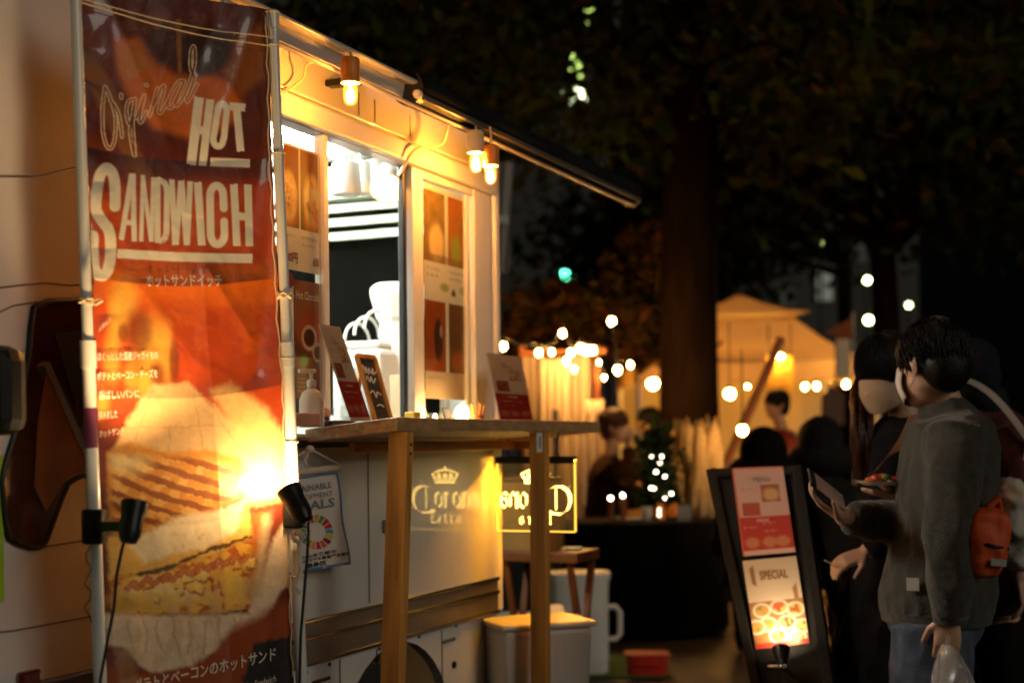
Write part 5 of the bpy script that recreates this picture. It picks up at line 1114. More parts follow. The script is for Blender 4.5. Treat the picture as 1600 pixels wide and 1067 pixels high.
def wall_sheet(x0, x1, y, z0, z1, seed): 
    V = []; n_ = 30
    for i in range(n_ + 1):
        s = i/n_; x = x0 + (x1-x0)*s; yy = y + .05*math.sin(s*25 + seed); V += [(x, yy, z1), (x, yy - .03, z0)]
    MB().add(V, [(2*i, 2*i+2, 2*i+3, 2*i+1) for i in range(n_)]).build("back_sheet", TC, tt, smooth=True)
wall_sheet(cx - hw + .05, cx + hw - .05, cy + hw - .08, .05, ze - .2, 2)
# serving tables in the tent
q = P(1230, 690, 17.6); o = thing("tent_counter", "cloth-covered counter inside the peaked tent", "counter", (q.x, q.y, 0)); MB().box((cx - .9, 17.4, .72), (cx + 1.3, 18.0, .78)).build("top", M['woodtop'], o, bevel=.01); MB().box((cx - .88, 17.43, .0), (cx + 1.28, 17.97, .719)).build("skirt", TC, o)
pdl = MB(); a, b_ = P(1222, 528, 12.6), P(1140, 655, 12.2); pdl.bar(a, Vector((b_.x - (a.x-b_.x)*1.05, b_.y, 0)), .07, .06); tag(pdl.build("leaning_beam", mat('orange_beam', (.5, .17, .04), .6), bevel=.006), "orange wooden beam leaning up across the tent front", "beam")
# lit yellow sign board
q0, q1 = P(1198, 556, 13.0), P(1240, 612, 13.0); o = thing("yellow_board", "yellow menu board hanging lit under its own small lamp", "sign", (q0.x, 13.0, q1.z)); MB().box((q0.x, 13.0, q1.z), (q1.x, 13.03, q0.z)).build("board", mat('yellow_board_face', (.72, .45, .05), .5), o, bevel=.004)
for k in range(4): MB().box((q0.x + .03, 12.996, q1.z + .05 + .055*k), (q1.x - .04 - .03*(k % 2), 12.999, q1.z + .065 + .055*k)).build("text_line", M['woodred'], o)
l = P(1219, 557, 12.9); MB().ell(l, (.03, .03, .02)).build("lamp", M['bulb'], o, smooth=True); MB().bar((q0.x + .02, 13.015, q0.z), (q0.x + .02, 13.015, 2.4), .01, .01).build("hanger", M['cordblack'], o)
MB().bar((q1.x - .02, 13.015, q0.z), (q1.x - .02, 13.015, 2.4), .01, .01).build("hanger", M['cordblack'], o); MB().bar(l, (l.x, 13.0, q0.z + .02), .012, .012).build("lamp_arm", M['black'], o)
q = P(1314, 520, 15.2); o = thing("orange_pennant", "dark orange pennant beside the white tent's roof edge", "flag", (q.x, q.y, 0)); a, b_, c = P(1290, 520, 15.2), P(1332, 495, 15.2), P(1334, 530, 15.2)
MB().prism([a, b_, c], (0, .01, 0)).build("cloth", mat('orange_cloth', (.42, .11, .02), .8), o); MB().tube([(c.x, 15.22, 0), (b_.x + .01, 15.22, b_.z + .05)], .015, 8).build("pole", M['pole'], o, smooth=True)
for k, (px, py, w_, h_) in enumerate(((1318, 560, 22, 60), (1303, 640, 34, 46))):
    a, b_ = P(px - w_/2, py - h_/2, 14.4), P(px + w_/2, py + h_/2, 14.4); o = thing("tent_notice", ("narrow yellow notice strip at the tent's edge near the string bulbs", "brown framed menu board inside the tent beside the woman")[k], "notice", (a.x, 14.4, b_.z))
    MB().box((a.x, 14.4, b_.z), (b_.x, 14.42, a.z)).build("sheet", (M['cream'], mat('brown_board', (.22, .12, .06), .6))[k], o); MB().tube([(a.x, 14.43, 0), (a.x, 14.43, a.z)], .012, 8).build("post", M['woodred'], o, smooth=True); MB().bar((a.x, 14.41, a.z + .01), (b_.x, 14.41, a.z + .01), .02, .02).build("top_bar", M['woodred'], o)

# ================================================================== black table, pampas grass, small tree with fairy lights
td = 9.6; zt3 = .80; c = P(1005, 800, td + .4); c.z = 0
bt = thing("black_table", "round table under a black cloth behind the stool", "table", tuple(c)); nn = 64; rings = []
for r_, z, wv in ((.0, zt3, 0), (.50, zt3, 0), (.525, zt3 - .012, 0), (.53, zt3 - .06, .3), (.545, zt3*.5, 1.0), (.56, .04, 1.3)):
    rings.append([c + Vector(((r_ + .02*wv*math.sin(9*a))*math.cos(a)*1.05, (r_ + .02*wv*math.sin(9*a))*math.sin(a)*.8, z)) for a in [2*math.pi*k/nn for k in range(nn)]])
MB().loft(rings).build("tablecloth", M['blackmat'], bt, smooth=True)
def tcup(px, d, h_, r_, m, label, py=805):
    q = P(px, py, d); p_ = (q.x, d, zt3 + .001); o = MB().lathe([(r_*.7, 0), (r_*.75, .003), (r_, h_), (r_*.93, h_), (r_*.7, .008)], p_, 14, cap=False).build("drinking_cup", m, smooth=True); tag(o, label, "cup", "cups on the black table")
tcup(955, 9.9, .10, .035, M['acryl'], "clear cup on the black table in front of the seated person"); tcup(1010, 9.8, .09, .035, M['whitep'], "white cup on the black table below the small lit tree"); tcup(1034, 9.9, .12, .03, M['oranges'], "orange drink cup on the black table beside the white card")
q = P(1069, 800, 9.7); o = thing("table_card", "square white card standing on the black table by the pampas grass", "card", (q.x, 9.7, zt3)); MB().box((q.x - .045, 9.7, zt3 + .001), (q.x + .045, 9.705, zt3 + .105)).build("card", M['paperw'], o, bevel=.002); MB().box((q.x - .02, 9.696, zt3 + .02), (q.x + .02, 9.699, zt3 + .04)).build("print", M['cream'], o)
q = P(985, 815, 9.85); tag(MB().lathe([(.001, 0), (.09, 0), (.10, .012), (.001, .008)], (q.x, 9.95, zt3 + .001), 20).build("serving_plate", M['whitep'], smooth=True), "pale serving plate lying on the black table", "plate")
# pampas grass in a pot
q = P(1088, 780, 10.2); pc = Vector((q.x, 10.2, 0)); o = thing("pampas_grass", "tall bunch of beige pampas plumes in a dark planter", "plant", tuple(pc))
MB().lathe([(.12, 0), (.15, .02), (.17, .55), (.155, .55), (.14, .5)], pc, 24).build("planter", M['black'], o, smooth=True)
PAM = mat('pampas', (.62, .47, .27), .95, spec=.1, var=.25, scale=60, bump=1.0, bscale=120)
for k in range(16):
    g = random.Random(100 + k); a0 = Vector((pc.x + g.uniform(-.08, .08), 10.2 + g.uniform(-.08, .08), .5)); tx = pc.x + (k/15 - .5)*.30 + g.uniform(-.02, .02); tip = Vector((tx, 10.2 + g.uniform(-.12, .12), P(1088, 648 + g.uniform(0, 26) + 14*abs(math.sin(k*1.7)), 10.2).z))
    pm = MB(); mid = a0.lerp(tip, .30); pm.tube([mid.lerp(tip, s) + Vector((.012*math.sin(s*9 + k), 0, 0)) for s in (0, .15, .35, .55, .75, .9, 1.0)], [.012, .045, .064, .070, .066, .052, .018], 9); st_ = MB().tube([a0, mid, a0.lerp(tip, .6)], .004, 5)
    ax = (tip - mid); L_ = ax.length; ax.normalize()
    for j in range(260):
        s = g.random(); base = mid + ax*L_*s; r_ = .085*math.sin(math.pi*(.12 + .86*s))**.8; th_ = g.uniform(0, 6.28); sd = ax.orthogonal().normalized(); sd = Matrix.Rotation(th_, 3, ax) @ sd
        e = base + sd*r_*g.uniform(.5, 1) + ax*.07; w_ = ax.cross(sd)*.009; pm.add([base - w_, base + w_, e], [(0, 1, 2)])
    pl3 = pm.build("plume", PAM, o); st_.build("stem", PAM, pl3)
# small conifer with fairy lights
q = P(1030, 780, 10.0); fc = Vector((q.x, 10.0, 0)); o = thing("fairy_light_tree", "little dark conifer dotted with fairy lights on the black table", "tree", (fc.x, 10.0, zt3))
MB().tube([(fc.x, 10.0, zt3), (fc.x, 10.0, zt3 + .5)], .012, 8).build("trunk", BARK, o, smooth=True); MB().lathe([(.05, 0), (.065, .09), (.055, .09)], (fc.x, 10.0, zt3 + .001), 16).build("pot", M['woodred'], o, smooth=True)
zs3 = [zt3 + .12 + .5*i/30 for i in range(31)]
leaves("crown", [(fc.x - .02 + .10*math.sin(i*1.7)*(.5 + .5*math.sin(i*.6)), 10.0 + .10*math.cos(i*2.4), z) for i, z in enumerate(zs3)], (.04, .04, .035), 1900, .028, [(.02, .045, .015), (.015, .03, .012)], o, 50)
FL = glow('fairy_bulb', (1.0, .80, .52), 26.0)
for px, py, r_ in ((1018, 713, .007), (1034, 713, .009), (1031, 724, .011), (1025, 737, .011), (1039, 744, .010), (1017, 762, .010), (1022, 763, .008), (1041, 770, .010), (1049, 771, .011), (1039, 778, .008), (1030, 804, .008), (1014, 808, .009), (1030, 796, .007)):
    MB().ell(P(px, py, 9.82), (r_*.6, r_*.6, r_*.6), nu=8, nv=6).build("fairy_bulb", FL, o, smooth=True)
mb = MB(); mb.tube([P(px, py, 9.85) for px, py in ((1018, 713), (1034, 713), (1025, 737), (1039, 744), (1017, 762), (1041, 770), (1039, 778), (1030, 804))], .002, 5); mb.build("fairy_wire", M['cordblack'], o)
for k, (px, py) in enumerate(((954, 778), (973, 774), (952, 804))):
    p_ = P(px, py, 9.65); o = thing("tea_light", ("tea light glowing before the seated person, left of the higher two", "tea light glowing before the seated person, right of the higher two", "tea light glowing lowest at the black table's edge")[k], "candle", (p_.x, p_.y, zt3), 0, "tea lights on the black table")
    MB().lathe([(.02, 0), (.02, max(.012, p_.z - zt3 - .012)), (.012, max(.013, p_.z - zt3 - .010))], (p_.x, p_.y, zt3 + .001), 12).build("holder", M['woodred'], o, smooth=True); MB().ell((p_.x, p_.y, max(p_.z, zt3 + .02)), (.010, .010, .012), nu=8, nv=6).build("flame", FL, o, smooth=True)
for k, (px, d) in enumerate(((990, 11.0), (1050, 11.3), (1095, 11.2))):
    q = P(px, 960, d); o = thing("folding_chair", ("wooden folding chair behind the black table, nearest the water tank", "wooden folding chair behind the black table, in the middle", "wooden folding chair behind the black table, under the pampas grass")[k], "chair", (q.x, d, 0), 0, "chairs behind the black table")
    MB().box((q.x - .2, d - .2, .42), (q.x + .2, d + .2, .45)).build("seat", M['wood'], o, bevel=.006); MB().box((q.x - .2, d + .2, .62), (q.x + .2, d + .22, .85)).build("backrest", M['wood'], o, bevel=.006)
    for sx in (-.18, .18): MB().bar((q.x + sx, d - .18, 0), (q.x + sx, d + .2, .62), .03, .025).build("leg", M['wood'], o); MB().bar((q.x + sx*.9, d + .22, 0), (q.x + sx*.9, d - .16, .42), .03, .025).build("leg", M['wood'], o)

# ================================================================== A-frame menu sign
sd = 5.0
FRB = mat('black_board', (.010, .009, .008), .6, spec=.2, var=.3)
def ap_(px, py, d): return P(px, py, d)
aTL, aTR = ap_(1112, 733, sd + .07), ap_(1246, 728, sd - .06); aBL, aBR = ap_(1182, 1067, sd - .03 - .12), ap_(1296, 1067, sd - .16 - .12)
kz = lambda a, b_: a + (b_ - a)*(a.z/(a.z - b_.z))
fBL, fBR = kz(aTL, aBL), kz(aTR, aBR)
easel = thing("a_frame_sign", "black A-frame menu board lit from below beside the waiting customers", "sign", tuple((fBL + fBR)/2))
n = (aTR - aTL).cross(fBL - aTL).normalized(); n = n if n.y < 0 else -n
ud = (fBL - aTL).normalized(); wd = (aTR - aTL)
MB().prism([aTL, aTR, aTR.lerp(fBR, .80), aTL.lerp(fBL, .80)], n*-.016).build("front_board", FRB, easel, bevel=.002)
for a, b_ in ((aTL, fBL), (aTR, fBR)): MB().bar(a + n*.004, b_, .035, .030, up=n).build("leg", FRB, easel, bevel=.003)
for s in (0.012, .80): MB().bar(aTL.lerp(fBL, s) + n*.004, aTR.lerp(fBR, s) + n*.004, .03, .028, up=n).build("rail", FRB, easel, bevel=.003)
bk = Vector((-n.x, -n.y, 0)).normalized()*.55
for a, f_ in ((aTL, fBL), (aTR, fBR)): MB().bar(a - n*.03, f_ + bk, .03, .028).build("back_leg", FRB, easel, bevel=.003)
def esurf(px, py): return on_plane(px, py, aTL + n*.021, n)
def paint_esel1(U, V, W):
    C = np.zeros(U.shape + (3,)); C[:] = (.76, .52, .46); nz = fnoise(U*18, V*30, 14)
    C = over(C, blob(U, V, .5, .14, .25, .05, .4)*.4, (.5, .42, .36)); b1 = ((np.abs(U - .70) < .18) & (np.abs(V - .31) < .10)).astype(float); C = over(C, b1, (.45, .14, .06)); C = over(C, b1*blob(U, V, .7, .32, .15, .07, .4), (.78, .50, .22))
    b2 = ((np.abs(U - .28) < .17) & (np.abs(V - .48) < .075)).astype(float); C = over(C, b2, (.50, .08, .04)); C = over(C, ((V > .57) & (V < .95)).astype(float), (.58, .035, .025))
    for cx in (.22, .55, .8): C = over(C, blob(U, V, cx, .86, .13, .06, .4)*.8, (.72, .32, .14))
    return over(C, (1 - sstep(.02, .05, U)) + (1 - sstep(.015, .03, V))*.8, (.7, .12, .09))
def paint_esel2(U, V, W):
    C = np.zeros(U.shape + (3,)); C[:] = (.76, .60, .44); nz = fnoise(U*9, V*9, 17); n2 = fnoise(U*20, V*20, 19)
    f_ = (V > .48).astype(float); C = over(C, f_, (.42, .17, .06))
    for k, (cx, cy) in enumerate(((.22, .58), (.55, .56), (.84, .60), (.30, .74), (.66, .74), (.92, .80), (.08, .76), (.46, .88), (.80, .92))):
        C = over(C, f_*blob(U, V, cx, cy, .17, .085, .10), (.78, .70, .55)); C = over(C, f_*blob(U, V, cx, cy, .13, .062, .15), ((.62, .30, .08), (.55, .10, .04), (.70, .48, .16))[k % 3]); C = over(C, f_*blob(U, V, cx, cy, .12, .055, .3)*sstep(.5, .58, n2), ((.20, .26, .05), (.80, .52, .16), (.40, .10, .03))[k % 3])
    C = over(C, (V > .95).astype(float), (.55, .05, .03)); C = over(C, poly(U, V, [(.10, .10), (.18, .06), (.2, .30), (.12, .28)], .01), (.3, .16, .08)); return over(C, poly(U, V, [(.84, .36), (.92, .30), (.94, .5), (.86, .52)], .01), (.4, .2, .08))
ep_ = print_mat('menu_print', .4, .35)
s = bil(esurf(1143, 731), esurf(1223, 728), esurf(1161, 869), esurf(1243, 862)); o = make_print("upper_menu", s, 50, 80, paint_esel1, ep_, easel)
f = off(s, n, .0015); lettering("MENU", f, (.40, .17), (.72, .17), .05, M['darkink'], easel, up=(0, -1)); lettering("ホットサンド", f, (.14, .27), (.46, .27), .03, M['maroon'], easel, up=(0, -1)); lettering("DRINK", f, (.36, .63), (.6, .63), .035, M['cream'], easel, up=(0, -1))
for a_, b2 in ((.08, .70), (.45, .66), (.48, .75)): lettering("コーヒー", f, (a_, b2), (a_ + .26, b2), .028, M['cream'], easel, up=(0, -1))
s = bil(esurf(1160, 876), esurf(1244, 868), esurf(1181, 1014), esurf(1265, 1004)); make_print("lower_menu", s, 50, 80, paint_esel2, ep_, easel); f = off(s, n, .0015); lettering("SPECIAL", f, (.28, .24), (.80, .24), .10, mat('brown_ink', (.30, .14, .05), .5), easel, bold=.02, up=(0, -1))
l = on_plane(1221, 1020, aTL + n*.10, n); lamp = thing("sign_clip_light", "small bright clip light at the foot of the menu board", "lamp", tuple(l))
up_ = (-ud*.85 - n*.45).normalized(); q = up_.to_track_quat('Z', 'Y').to_matrix()
MB().lathe([(.014, -.05), (.020, -.02), (.028, .0), (.03, .02), (.026, .02), (.018, 0)], l, 16, q, cap=False).build("head", M['black'], lamp, smooth=True); MB().lathe([(.001, .012), (.024, .014)], l, 14, q, cap=False).build("lens", glow('clip_lens', (1, .78, .45), 60.0), lamp)
MB().bar(l - up_*.03, on_plane(1214, 1036, aTL - n*.02, n), .012, .012).build("arm", M['black'], lamp); MB().tube([l - up_*.05, P(1200, 1040, 4.85), P(1180, 1032, 4.88), P(1172, 1040, 4.9)], .004, 6).build("cord", M['whitep'], lamp, smooth=True)
ld = bpy.data.lights.new("clip_beam", 'SPOT'); ld.energy = 1.1; ld.color = (1, .74, .40); ld.spot_size = R(125); ld.spot_blend = .8; ld.shadow_soft_size = .015; lo = bpy.data.objects.new("clip_beam", ld); COL.objects.link(lo); lo.parent = lamp; lo.location = up_*.026; lo.rotation_euler = (-up_).to_track_quat('Z', 'Y').to_euler()

# ================================================================== people
def hand(mb, wrist, fwd, palm, thumb=1, curl=(.35, .4, .45, .5), sc=1.0, spread=.10):
    F = Vector(fwd).normalized(); Nn = Vector(palm); Nn = (Nn - F*Nn.dot(F)).normalized(); S = F.cross(Nn)*thumb; w = Vector(wrist)
    rg = []
    for s, hw_, ht in ((-.02, .024, .020), (.01, .026, .018), (.035, .036, .016), (.065, .040, .0145), (.088, .039, .012)):
        rg.append([w + F*s*sc + S*math.cos(a)*hw_*sc + Nn*math.sin(a)*ht*sc for a in [2*math.pi*k/14 for k in range(14)]])
    mb.loft(rg)
    for i, (o_, ln) in enumerate(((.029, .072), (.010, .080), (-.010, .075), (-.028, .060))):
        p = w + (F*.082 + S*o_)*sc; d = (F + S*(o_*spread*30/10)).normalized(); a = curl[i]*.6; pts = [p - d*.014*sc, p]
        for k, fr in enumerate((.46, .30, .24)):
            d = (d*math.cos(a) + Nn*math.sin(a)).normalized() if True else d
            p = p + d*ln*fr*sc; pts.append(p); a = curl[i]*1.0
        mb.tube(pts, [.0105*sc, .0100*sc, .0092*sc, .0084*sc, .0066*sc], 10)
    p = w + (F*.022 + S*.026)*sc; d = (F*.62 + S*.70 + Nn*.30).normalized(); pts = [p - d*.01, p, p + d*.036*sc]; d2 = (F*.85 + S*.28 + Nn*.45).normalized(); pts += [pts[-1] + d2*.030*sc, pts[-1] + d2*.052*sc]
    mb.tube(pts, [.015*sc, .0145*sc, .0115*sc, .0105*sc, .0075*sc], 10)
def frame3(f, up=(0, 0, 1)):
    f = Vector(f).normalized(); s = Vector(up).cross(f).normalized(); u = f.cross(s); return Matrix((f, s, u)).transposed()   # columns: forward, left, up
def head_parts(mb, c, Fm, sc=1.0, nose=True):
    c = Vector(c)
    def q(x, y, z): return c + Fm @ (Vector((x, y, z))*sc)
    mb.ell(q(-.012, 0, .025), (.098*sc, .076*sc, .092*sc), Fm); mb.ell(q(.020, 0, -.030), (.070*sc, .062*sc, .072*sc), Fm); mb.ell(q(.045, 0, -.072), (.042*sc, .044*sc, .036*sc), Fm)
    mb.ell(q(.052, .0, .018), (.042*sc, .058*sc, .03*sc), Fm)
    if nose: mb.tube([q(.085, 0, .012), q(.108, 0, -.022), q(.092, 0, -.034)], [.009*sc, .013*sc, .010*sc], 8); mb.ell(q(.088, 0, -.055), (.012*sc, .024*sc, .008*sc), Fm); mb.ell(q(.087, 0, -.068), (.012*sc, .022*sc, .007*sc), Fm)
    for s in (-1, 1):
        mb.tube([q(-.008, s*.074, .018), q(-.020, s*.085, .012), q(-.022, s*.084, -.008), q(-.010, s*.076, -.026)], [.010*sc, .013*sc, .011*sc, .008*sc], 8); mb.ell(q(.068, s*.032, .010), (.016*sc, .018*sc, .010*sc), Fm)
def eyes(par, c, Fm, sc=1.0):
    c = Vector(c)
    for s in (-1, 1):
        e = MB().ell(c + Fm @ (Vector((.078, s*.032, .008))*sc), (.010*sc, .013*sc, .009*sc), Fm, 12, 8).build("eye", M['paperw'], par, smooth=True); MB().ell(c + Fm @ (Vector((.0865, s*.033, .006))*sc), (.0035*sc, .0055*sc, .0055*sc), Fm, 10, 6).build("iris", M['hair'], e, smooth=True)
        MB().tube([c + Fm @ (Vector((.086, s*.016, .028))*sc), c + Fm @ (Vector((.088, s*.034, .033))*sc), c + Fm @ (Vector((.078, s*.052, .028))*sc)], .0035*sc, 6).build("eyebrow", M['hair'], par, smooth=True)
def short_hair(par, c, Fm, m, sc=1.0, seed=1, nape=.0, n_=420, drop=1.0, fringe=1.0):
    c = Vector(c); g = random.Random(seed); mb = MB()
    def q(x, y, z): return c + Fm @ (Vector((x, y, z))*sc)
    mb.ell(q(-.026, 0, .046), (.106*sc, .090*sc, .092*sc), Fm); mb.ell(q(-.062, 0, .0), (.066*sc, .080*sc, .082*sc), Fm); mb.ell(q(-.066, 0, -.030 - nape), (.040*sc, .058*sc, .045*sc), Fm)
    cap = remeshed("hair", mb, m, par, .007, 9, .0012, 22.0, seed)
    st = MB(); n_ = int(n_*3)
    for k in range(n_):
        th_ = g.uniform(0, 2*math.pi); ph = math.acos(g.uniform(-.05, 1)); L_ = g.uniform(.22, .5); pts = []; dth = g.uniform(-.25, .25)
        front = math.cos(th_) > .5
        for j in range(4):
            p2 = min(ph + L_*j/3, 1.95 if front else 2.25); t2 = th_ + dth*j/3; x, y, z = math.sin(p2)*math.cos(t2), math.sin(p2)*math.sin(t2), math.cos(p2); e = 1.0 + .035*g.random()*(j/3) + .01
            pts.append(q(-.026 + .107*x*e, .091*y*e, .046 + (.093*z if z > 0 else .13*z)*e))
        st.tube(pts, [.0030*sc, .0032*sc, .0026*sc, .0004], 4, False)
    st.build("locks", m, cap, smooth=True); return cap
def mask(par, c, Fm, m, sc=1.0, big=1.0):
    c = Vector(c); V = []; nu, nv = 24, 14
    for j in range(nv + 1):
        for i in range(nu + 1):
            a = R(-70 + 140*i/nu); v = j/nv; z = .018 - .112*v*big; bulge = .021*math.sin(math.pi*min(1, v*.9 + .1))
            x = (.074 + bulge)*math.cos(a)*1.0 + .012 ; y = (.068 + .006*math.sin(math.pi*v))*math.sin(a); edge = abs(i/nu - .5)*2
            z = z*(1 - .38*edge**2) - .018*edge**2 + .012*math.cos(a)*(1 - v)*1.0
            V.append(c + Fm @ (Vector((x + .004, y*1.06, z + .0022*math.sin(v*26)))*sc))
    F = [(j*(nu+1) + i, j*(nu+1) + i + 1, (j+1)*(nu+1) + i + 1, (j+1)*(nu+1) + i) for j in range(nv) for i in range(nu)]
    o = MB().add(V, F).build("face_mask", m, par, smooth=True); o.modifiers.new("t", 'SOLIDIFY').thickness = .0025
    def q(x, y, z): return c + Fm @ (Vector((x, y, z))*sc)
    for s in (-1, 1): MB().tube([q(.022, s*.074, .002), q(-.008, s*.082, .034), q(-.030, s*.088, .022), q(-.030, s*.088, -.010), q(.0, s*.078, -.04), q(.02, s*.073, -.052)], .0022*sc, 6).build("ear_loop", m, o, smooth=True)
    return o
def ring(c, rx, ry, n_=28, rot=0.0, tilt=(0, 0)):
    c = Vector(c); return [c + Vector((rx*math.cos(a)*math.cos(rot) - ry*math.sin(a)*math.sin(rot), rx*math.cos(a)*math.sin(rot) + ry*math.sin(a)*math.cos(rot), rx*math.cos(a)*tilt[0] + ry*math.sin(a)*tilt[1])) for a in [2*math.pi*k/n_ for k in range(n_)]]

# ---------------- the man in the grey sweater
SWEAT = mat('grey_knit', (.052, .049, .038), .95, spec=.1, var=.22, scale=40, bump=.5, bscale=160, sheen=.3)
DENIM = mat('blue_denim', (.055, .075, .11), .85, var=.3, scale=20, bump=.3, bscale=200)
MASKW = mat('white_mask', (.58, .50, .43), .8, var=.04)
D = 4.35
def J(px, py, dd=0.0): return P(px, py, D + dd)
man = thing("person", "man in a grey sweater and white mask holding up a phone", "person", (J(1450, 900).x, D, 0))
hc = J(1452, 576, -.02); Fm = frame3((-.52, .83, -.20))
bd_ = MB(); head_parts(bd_, hc, Fm, 1.04)
bd_.tube([J(1462, 600), J(1474, 630), J(1482, 662)], [.056, .058, .075], 16)
bd_.loft([ring(J(1482, 655), .07, .13), ring(J(1480, 720), .11, .17), ring(J(1474, 850), .115, .16), ring(J(1464, 960), .13, .165)])
nw = J(1484, 962, -.25); bd_.tube([J(1488, 690, -.17), J(1482, 830, -.26), nw], [.05, .042, .029], 12)
fw = J(1314, 806, -.06); bd_.tube([J(1460, 695, .16), J(1424, 822, .12), fw], [.05, .042, .029], 12)
for dd, kx, ax_ in ((-.10, 1438, 1450), (.10, 1452, 1480)):
    bd_.tube([J(1462, 960, dd*.9), Vector((J(kx, 960).x, D + dd, .48)), Vector((J(ax_, 960).x, D + dd, .07))], [.085, .058, .042], 14)
hand(bd_, nw, (-.10, .0, -1), (.2, .95, 0), -1, (.85, .9, .95, 1.0))
pf = (J(1256, 768, -.10) - fw).normalized(); hand(bd_, fw, pf, (.35, -.25, .9), -1, (.30, .35, .4, .45))
body = remeshed("body", bd_, M['skin'], man, .0055, 4); eyes(man, hc, Fm, 1.04)
sw = MB()
for zy, cx_, rx, ry in (): pass
sw.loft([ring(J(1466, 628), .060, .066, tilt=(.25, 0)), ring(J(1478, 646), .078, .086, tilt=(.2, 0)), ring(J(1484, 664), .118, .165), ring(J(1484, 700), .134, .205), ring(J(1478, 780), .138, .200), ring(J(1471, 870), .150, .200), ring(J(1465, 925), .166, .208), ring(J(1463, 950), .160, .205), ring(J(1462, 967), .148, .195)])
sw.tube([J(1490, 682, -.15), J(1490, 730, -.21), J(1482, 830, -.265), J(1484, 915, -.26), J(1484, 962, -.25)], [.090, .082, .070, .064, .050], 18)
sw.tube([J(1462, 688, .15), J(1440, 760, .16), J(1424, 818, .12), J(1385, 816, .06), J(1328, 809, -.04)], [.088, .080, .072, .064, .045], 18)
sweater = remeshed("sweater", sw, SWEAT, man, .0085, 4, .009, 6.5, 2.0, (1.5, 1.5, .75))
cf = MB(); cf.tube([J(1484, 948, -.253), J(1484, 972, -.25)], [.053, .047], 20); cf.build("cuff", SWEAT, sweater, smooth=True)
hem = MB(); a_, b2 = ring(J(1463, 950), .166, .211, 36), ring(J(1462, 969), .158, .204, 36); hem.loft([a_, b2]); hem.build("hem_band", SWEAT, sweater, smooth=True)
tr = MB(); tr.ell(J(1462, 965), (.142, .18, .11))
for dd, kx, ax_ in ((-.095, 1440, 1446), (.095, 1456, 1478)): tr.tube([J(1458, 975, dd*.8), Vector((J(kx, 960).x, D + dd, .50)), Vector((J(ax_, 960).x, D + dd, .10))], [.125, .105, .085], 18)
remeshed("jeans", tr, DENIM, man, .011, 4, .007, 8, 5.0, (1.4, 1.4, .6))
for dd, ax_ in ((-.095, 1446), (.095, 1478)):
    x = J(ax_, 960).x; s_ = MB(); s_.ell((x - .06, D + dd, .045), (.13, .048, .045)); s_.ell((x, D + dd, .07), (.06, .045, .06)); remeshed("shoe", s_, M['black'], man, .008, 3)
short_hair(man, hc, Fm, M['hair'], 1.08, 4, .01, 260); mask(man, hc, Fm, MASKW, 1.05)
t_ = on_plane(1427, 912, J(1427, 912, -.16), Vector((-.45, -.9, 0)).normalized()); n_ = Vector((-.45, -.9, 0)).normalized(); sd_v = Vector((.9, -.45, 0)); q = [t_ + sd_v*a + Vector((0, 0, b2)) + n_*.006 for a, b2 in ((-.018, -.019), (.018, -.019), (.018, .019), (-.018, .019))]
MB().prism(q, n_*.004).build("label_patch", M['paper'], sweater)
# phone
pc_ = J(1284, 771, -.10); pa = (J(1255, 747, -.08) - J(1318, 797, -.02)).normalized(); pn = Vector((.35, -.55, .75)); pn = (pn - pa*pn.dot(pa)).normalized(); ps = pa.cross(pn)
PMx = Matrix((ps, pa, pn)).transposed().to_4x4(); PMx.translation = pc_ + pn*.020 
ph = thing("smartphone", "smartphone with a pinkish back held up in front of the menu board", "phone", tuple(pc_))
MB().box((-.037, -.075, -.004), (.037, .075, .004), PMx).build("body", mat('pink_phone', (.50, .30, .24), .35, coat=.5), ph, bevel=.003); MB().box((-.0375, .052, -.0045), (.0375, .0755, .0047), PMx).build("camera_band", M['black'], ph, bevel=.002); MB().box((-.034, -.07, -.0062), (.034, .068, -.0046), PMx).build("screen", M['black'], ph)
# waist bag
ORB = mat('orange_nylon', (.62, .085, .012), .65, var=.12, scale=10, bump=.3, bscale=60); q0 = J(1533, 846, -.24)
wb = thing("waist_bag", "orange waist bag worn across the man's back", "bag", tuple(q0)); mb = MB(); rr_ = []
for z, k in ((-.105, .45), (-.098, .75), (-.06, .95), (0, 1.0), (.05, .98), (.085, .9), (.098, .7), (.103, .3)):
    rr_.append([q0 + Vector((math.copysign(abs(math.cos(a))**.6, math.cos(a))*.064*k + .012*z*5, math.copysign(abs(math.sin(a))**.6, math.sin(a))*.095*k, z*.9)) for a in [2*math.pi*i/24 for i in range(24)]])
mb.loft(rr_); remeshed("pouch", mb, ORB, wb, .006, 2, .008, 11, 1.0)
zp_ = [q0 + Vector((.068*math.cos(a) + .0, .100*math.sin(a), -.005 - .015*math.cos(a))) for a in [math.pi + math.pi*i/16 for i in range(17)]]; MB().tube(zp_, .006, 6).build("zip", M['black'], wb, smooth=True)
MB().box((-.022, -.004, -.010), (.022, 0, .010), Matrix.Translation(q0 + Vector((.016, -.098, -.052))) @ Matrix.Rotation(R(6), 4, 'Y')).build("brand_patch", M['innerdark'], wb)
MB().tube([q0 + Vector((-.06, -.06, .07)), J(1500, 770, -.20), J(1470, 690, -.19), J(1462, 655, -.06)], .012, 8).build("strap", SWEAT, wb, smooth=True); MB().tube([q0 + Vector((.02, 0, .10)), q0 + Vector((.05, 0, .125)), q0 + Vector((.06, .02, .09))], .012, 8).build("carry_loop", ORB, wb, smooth=True)
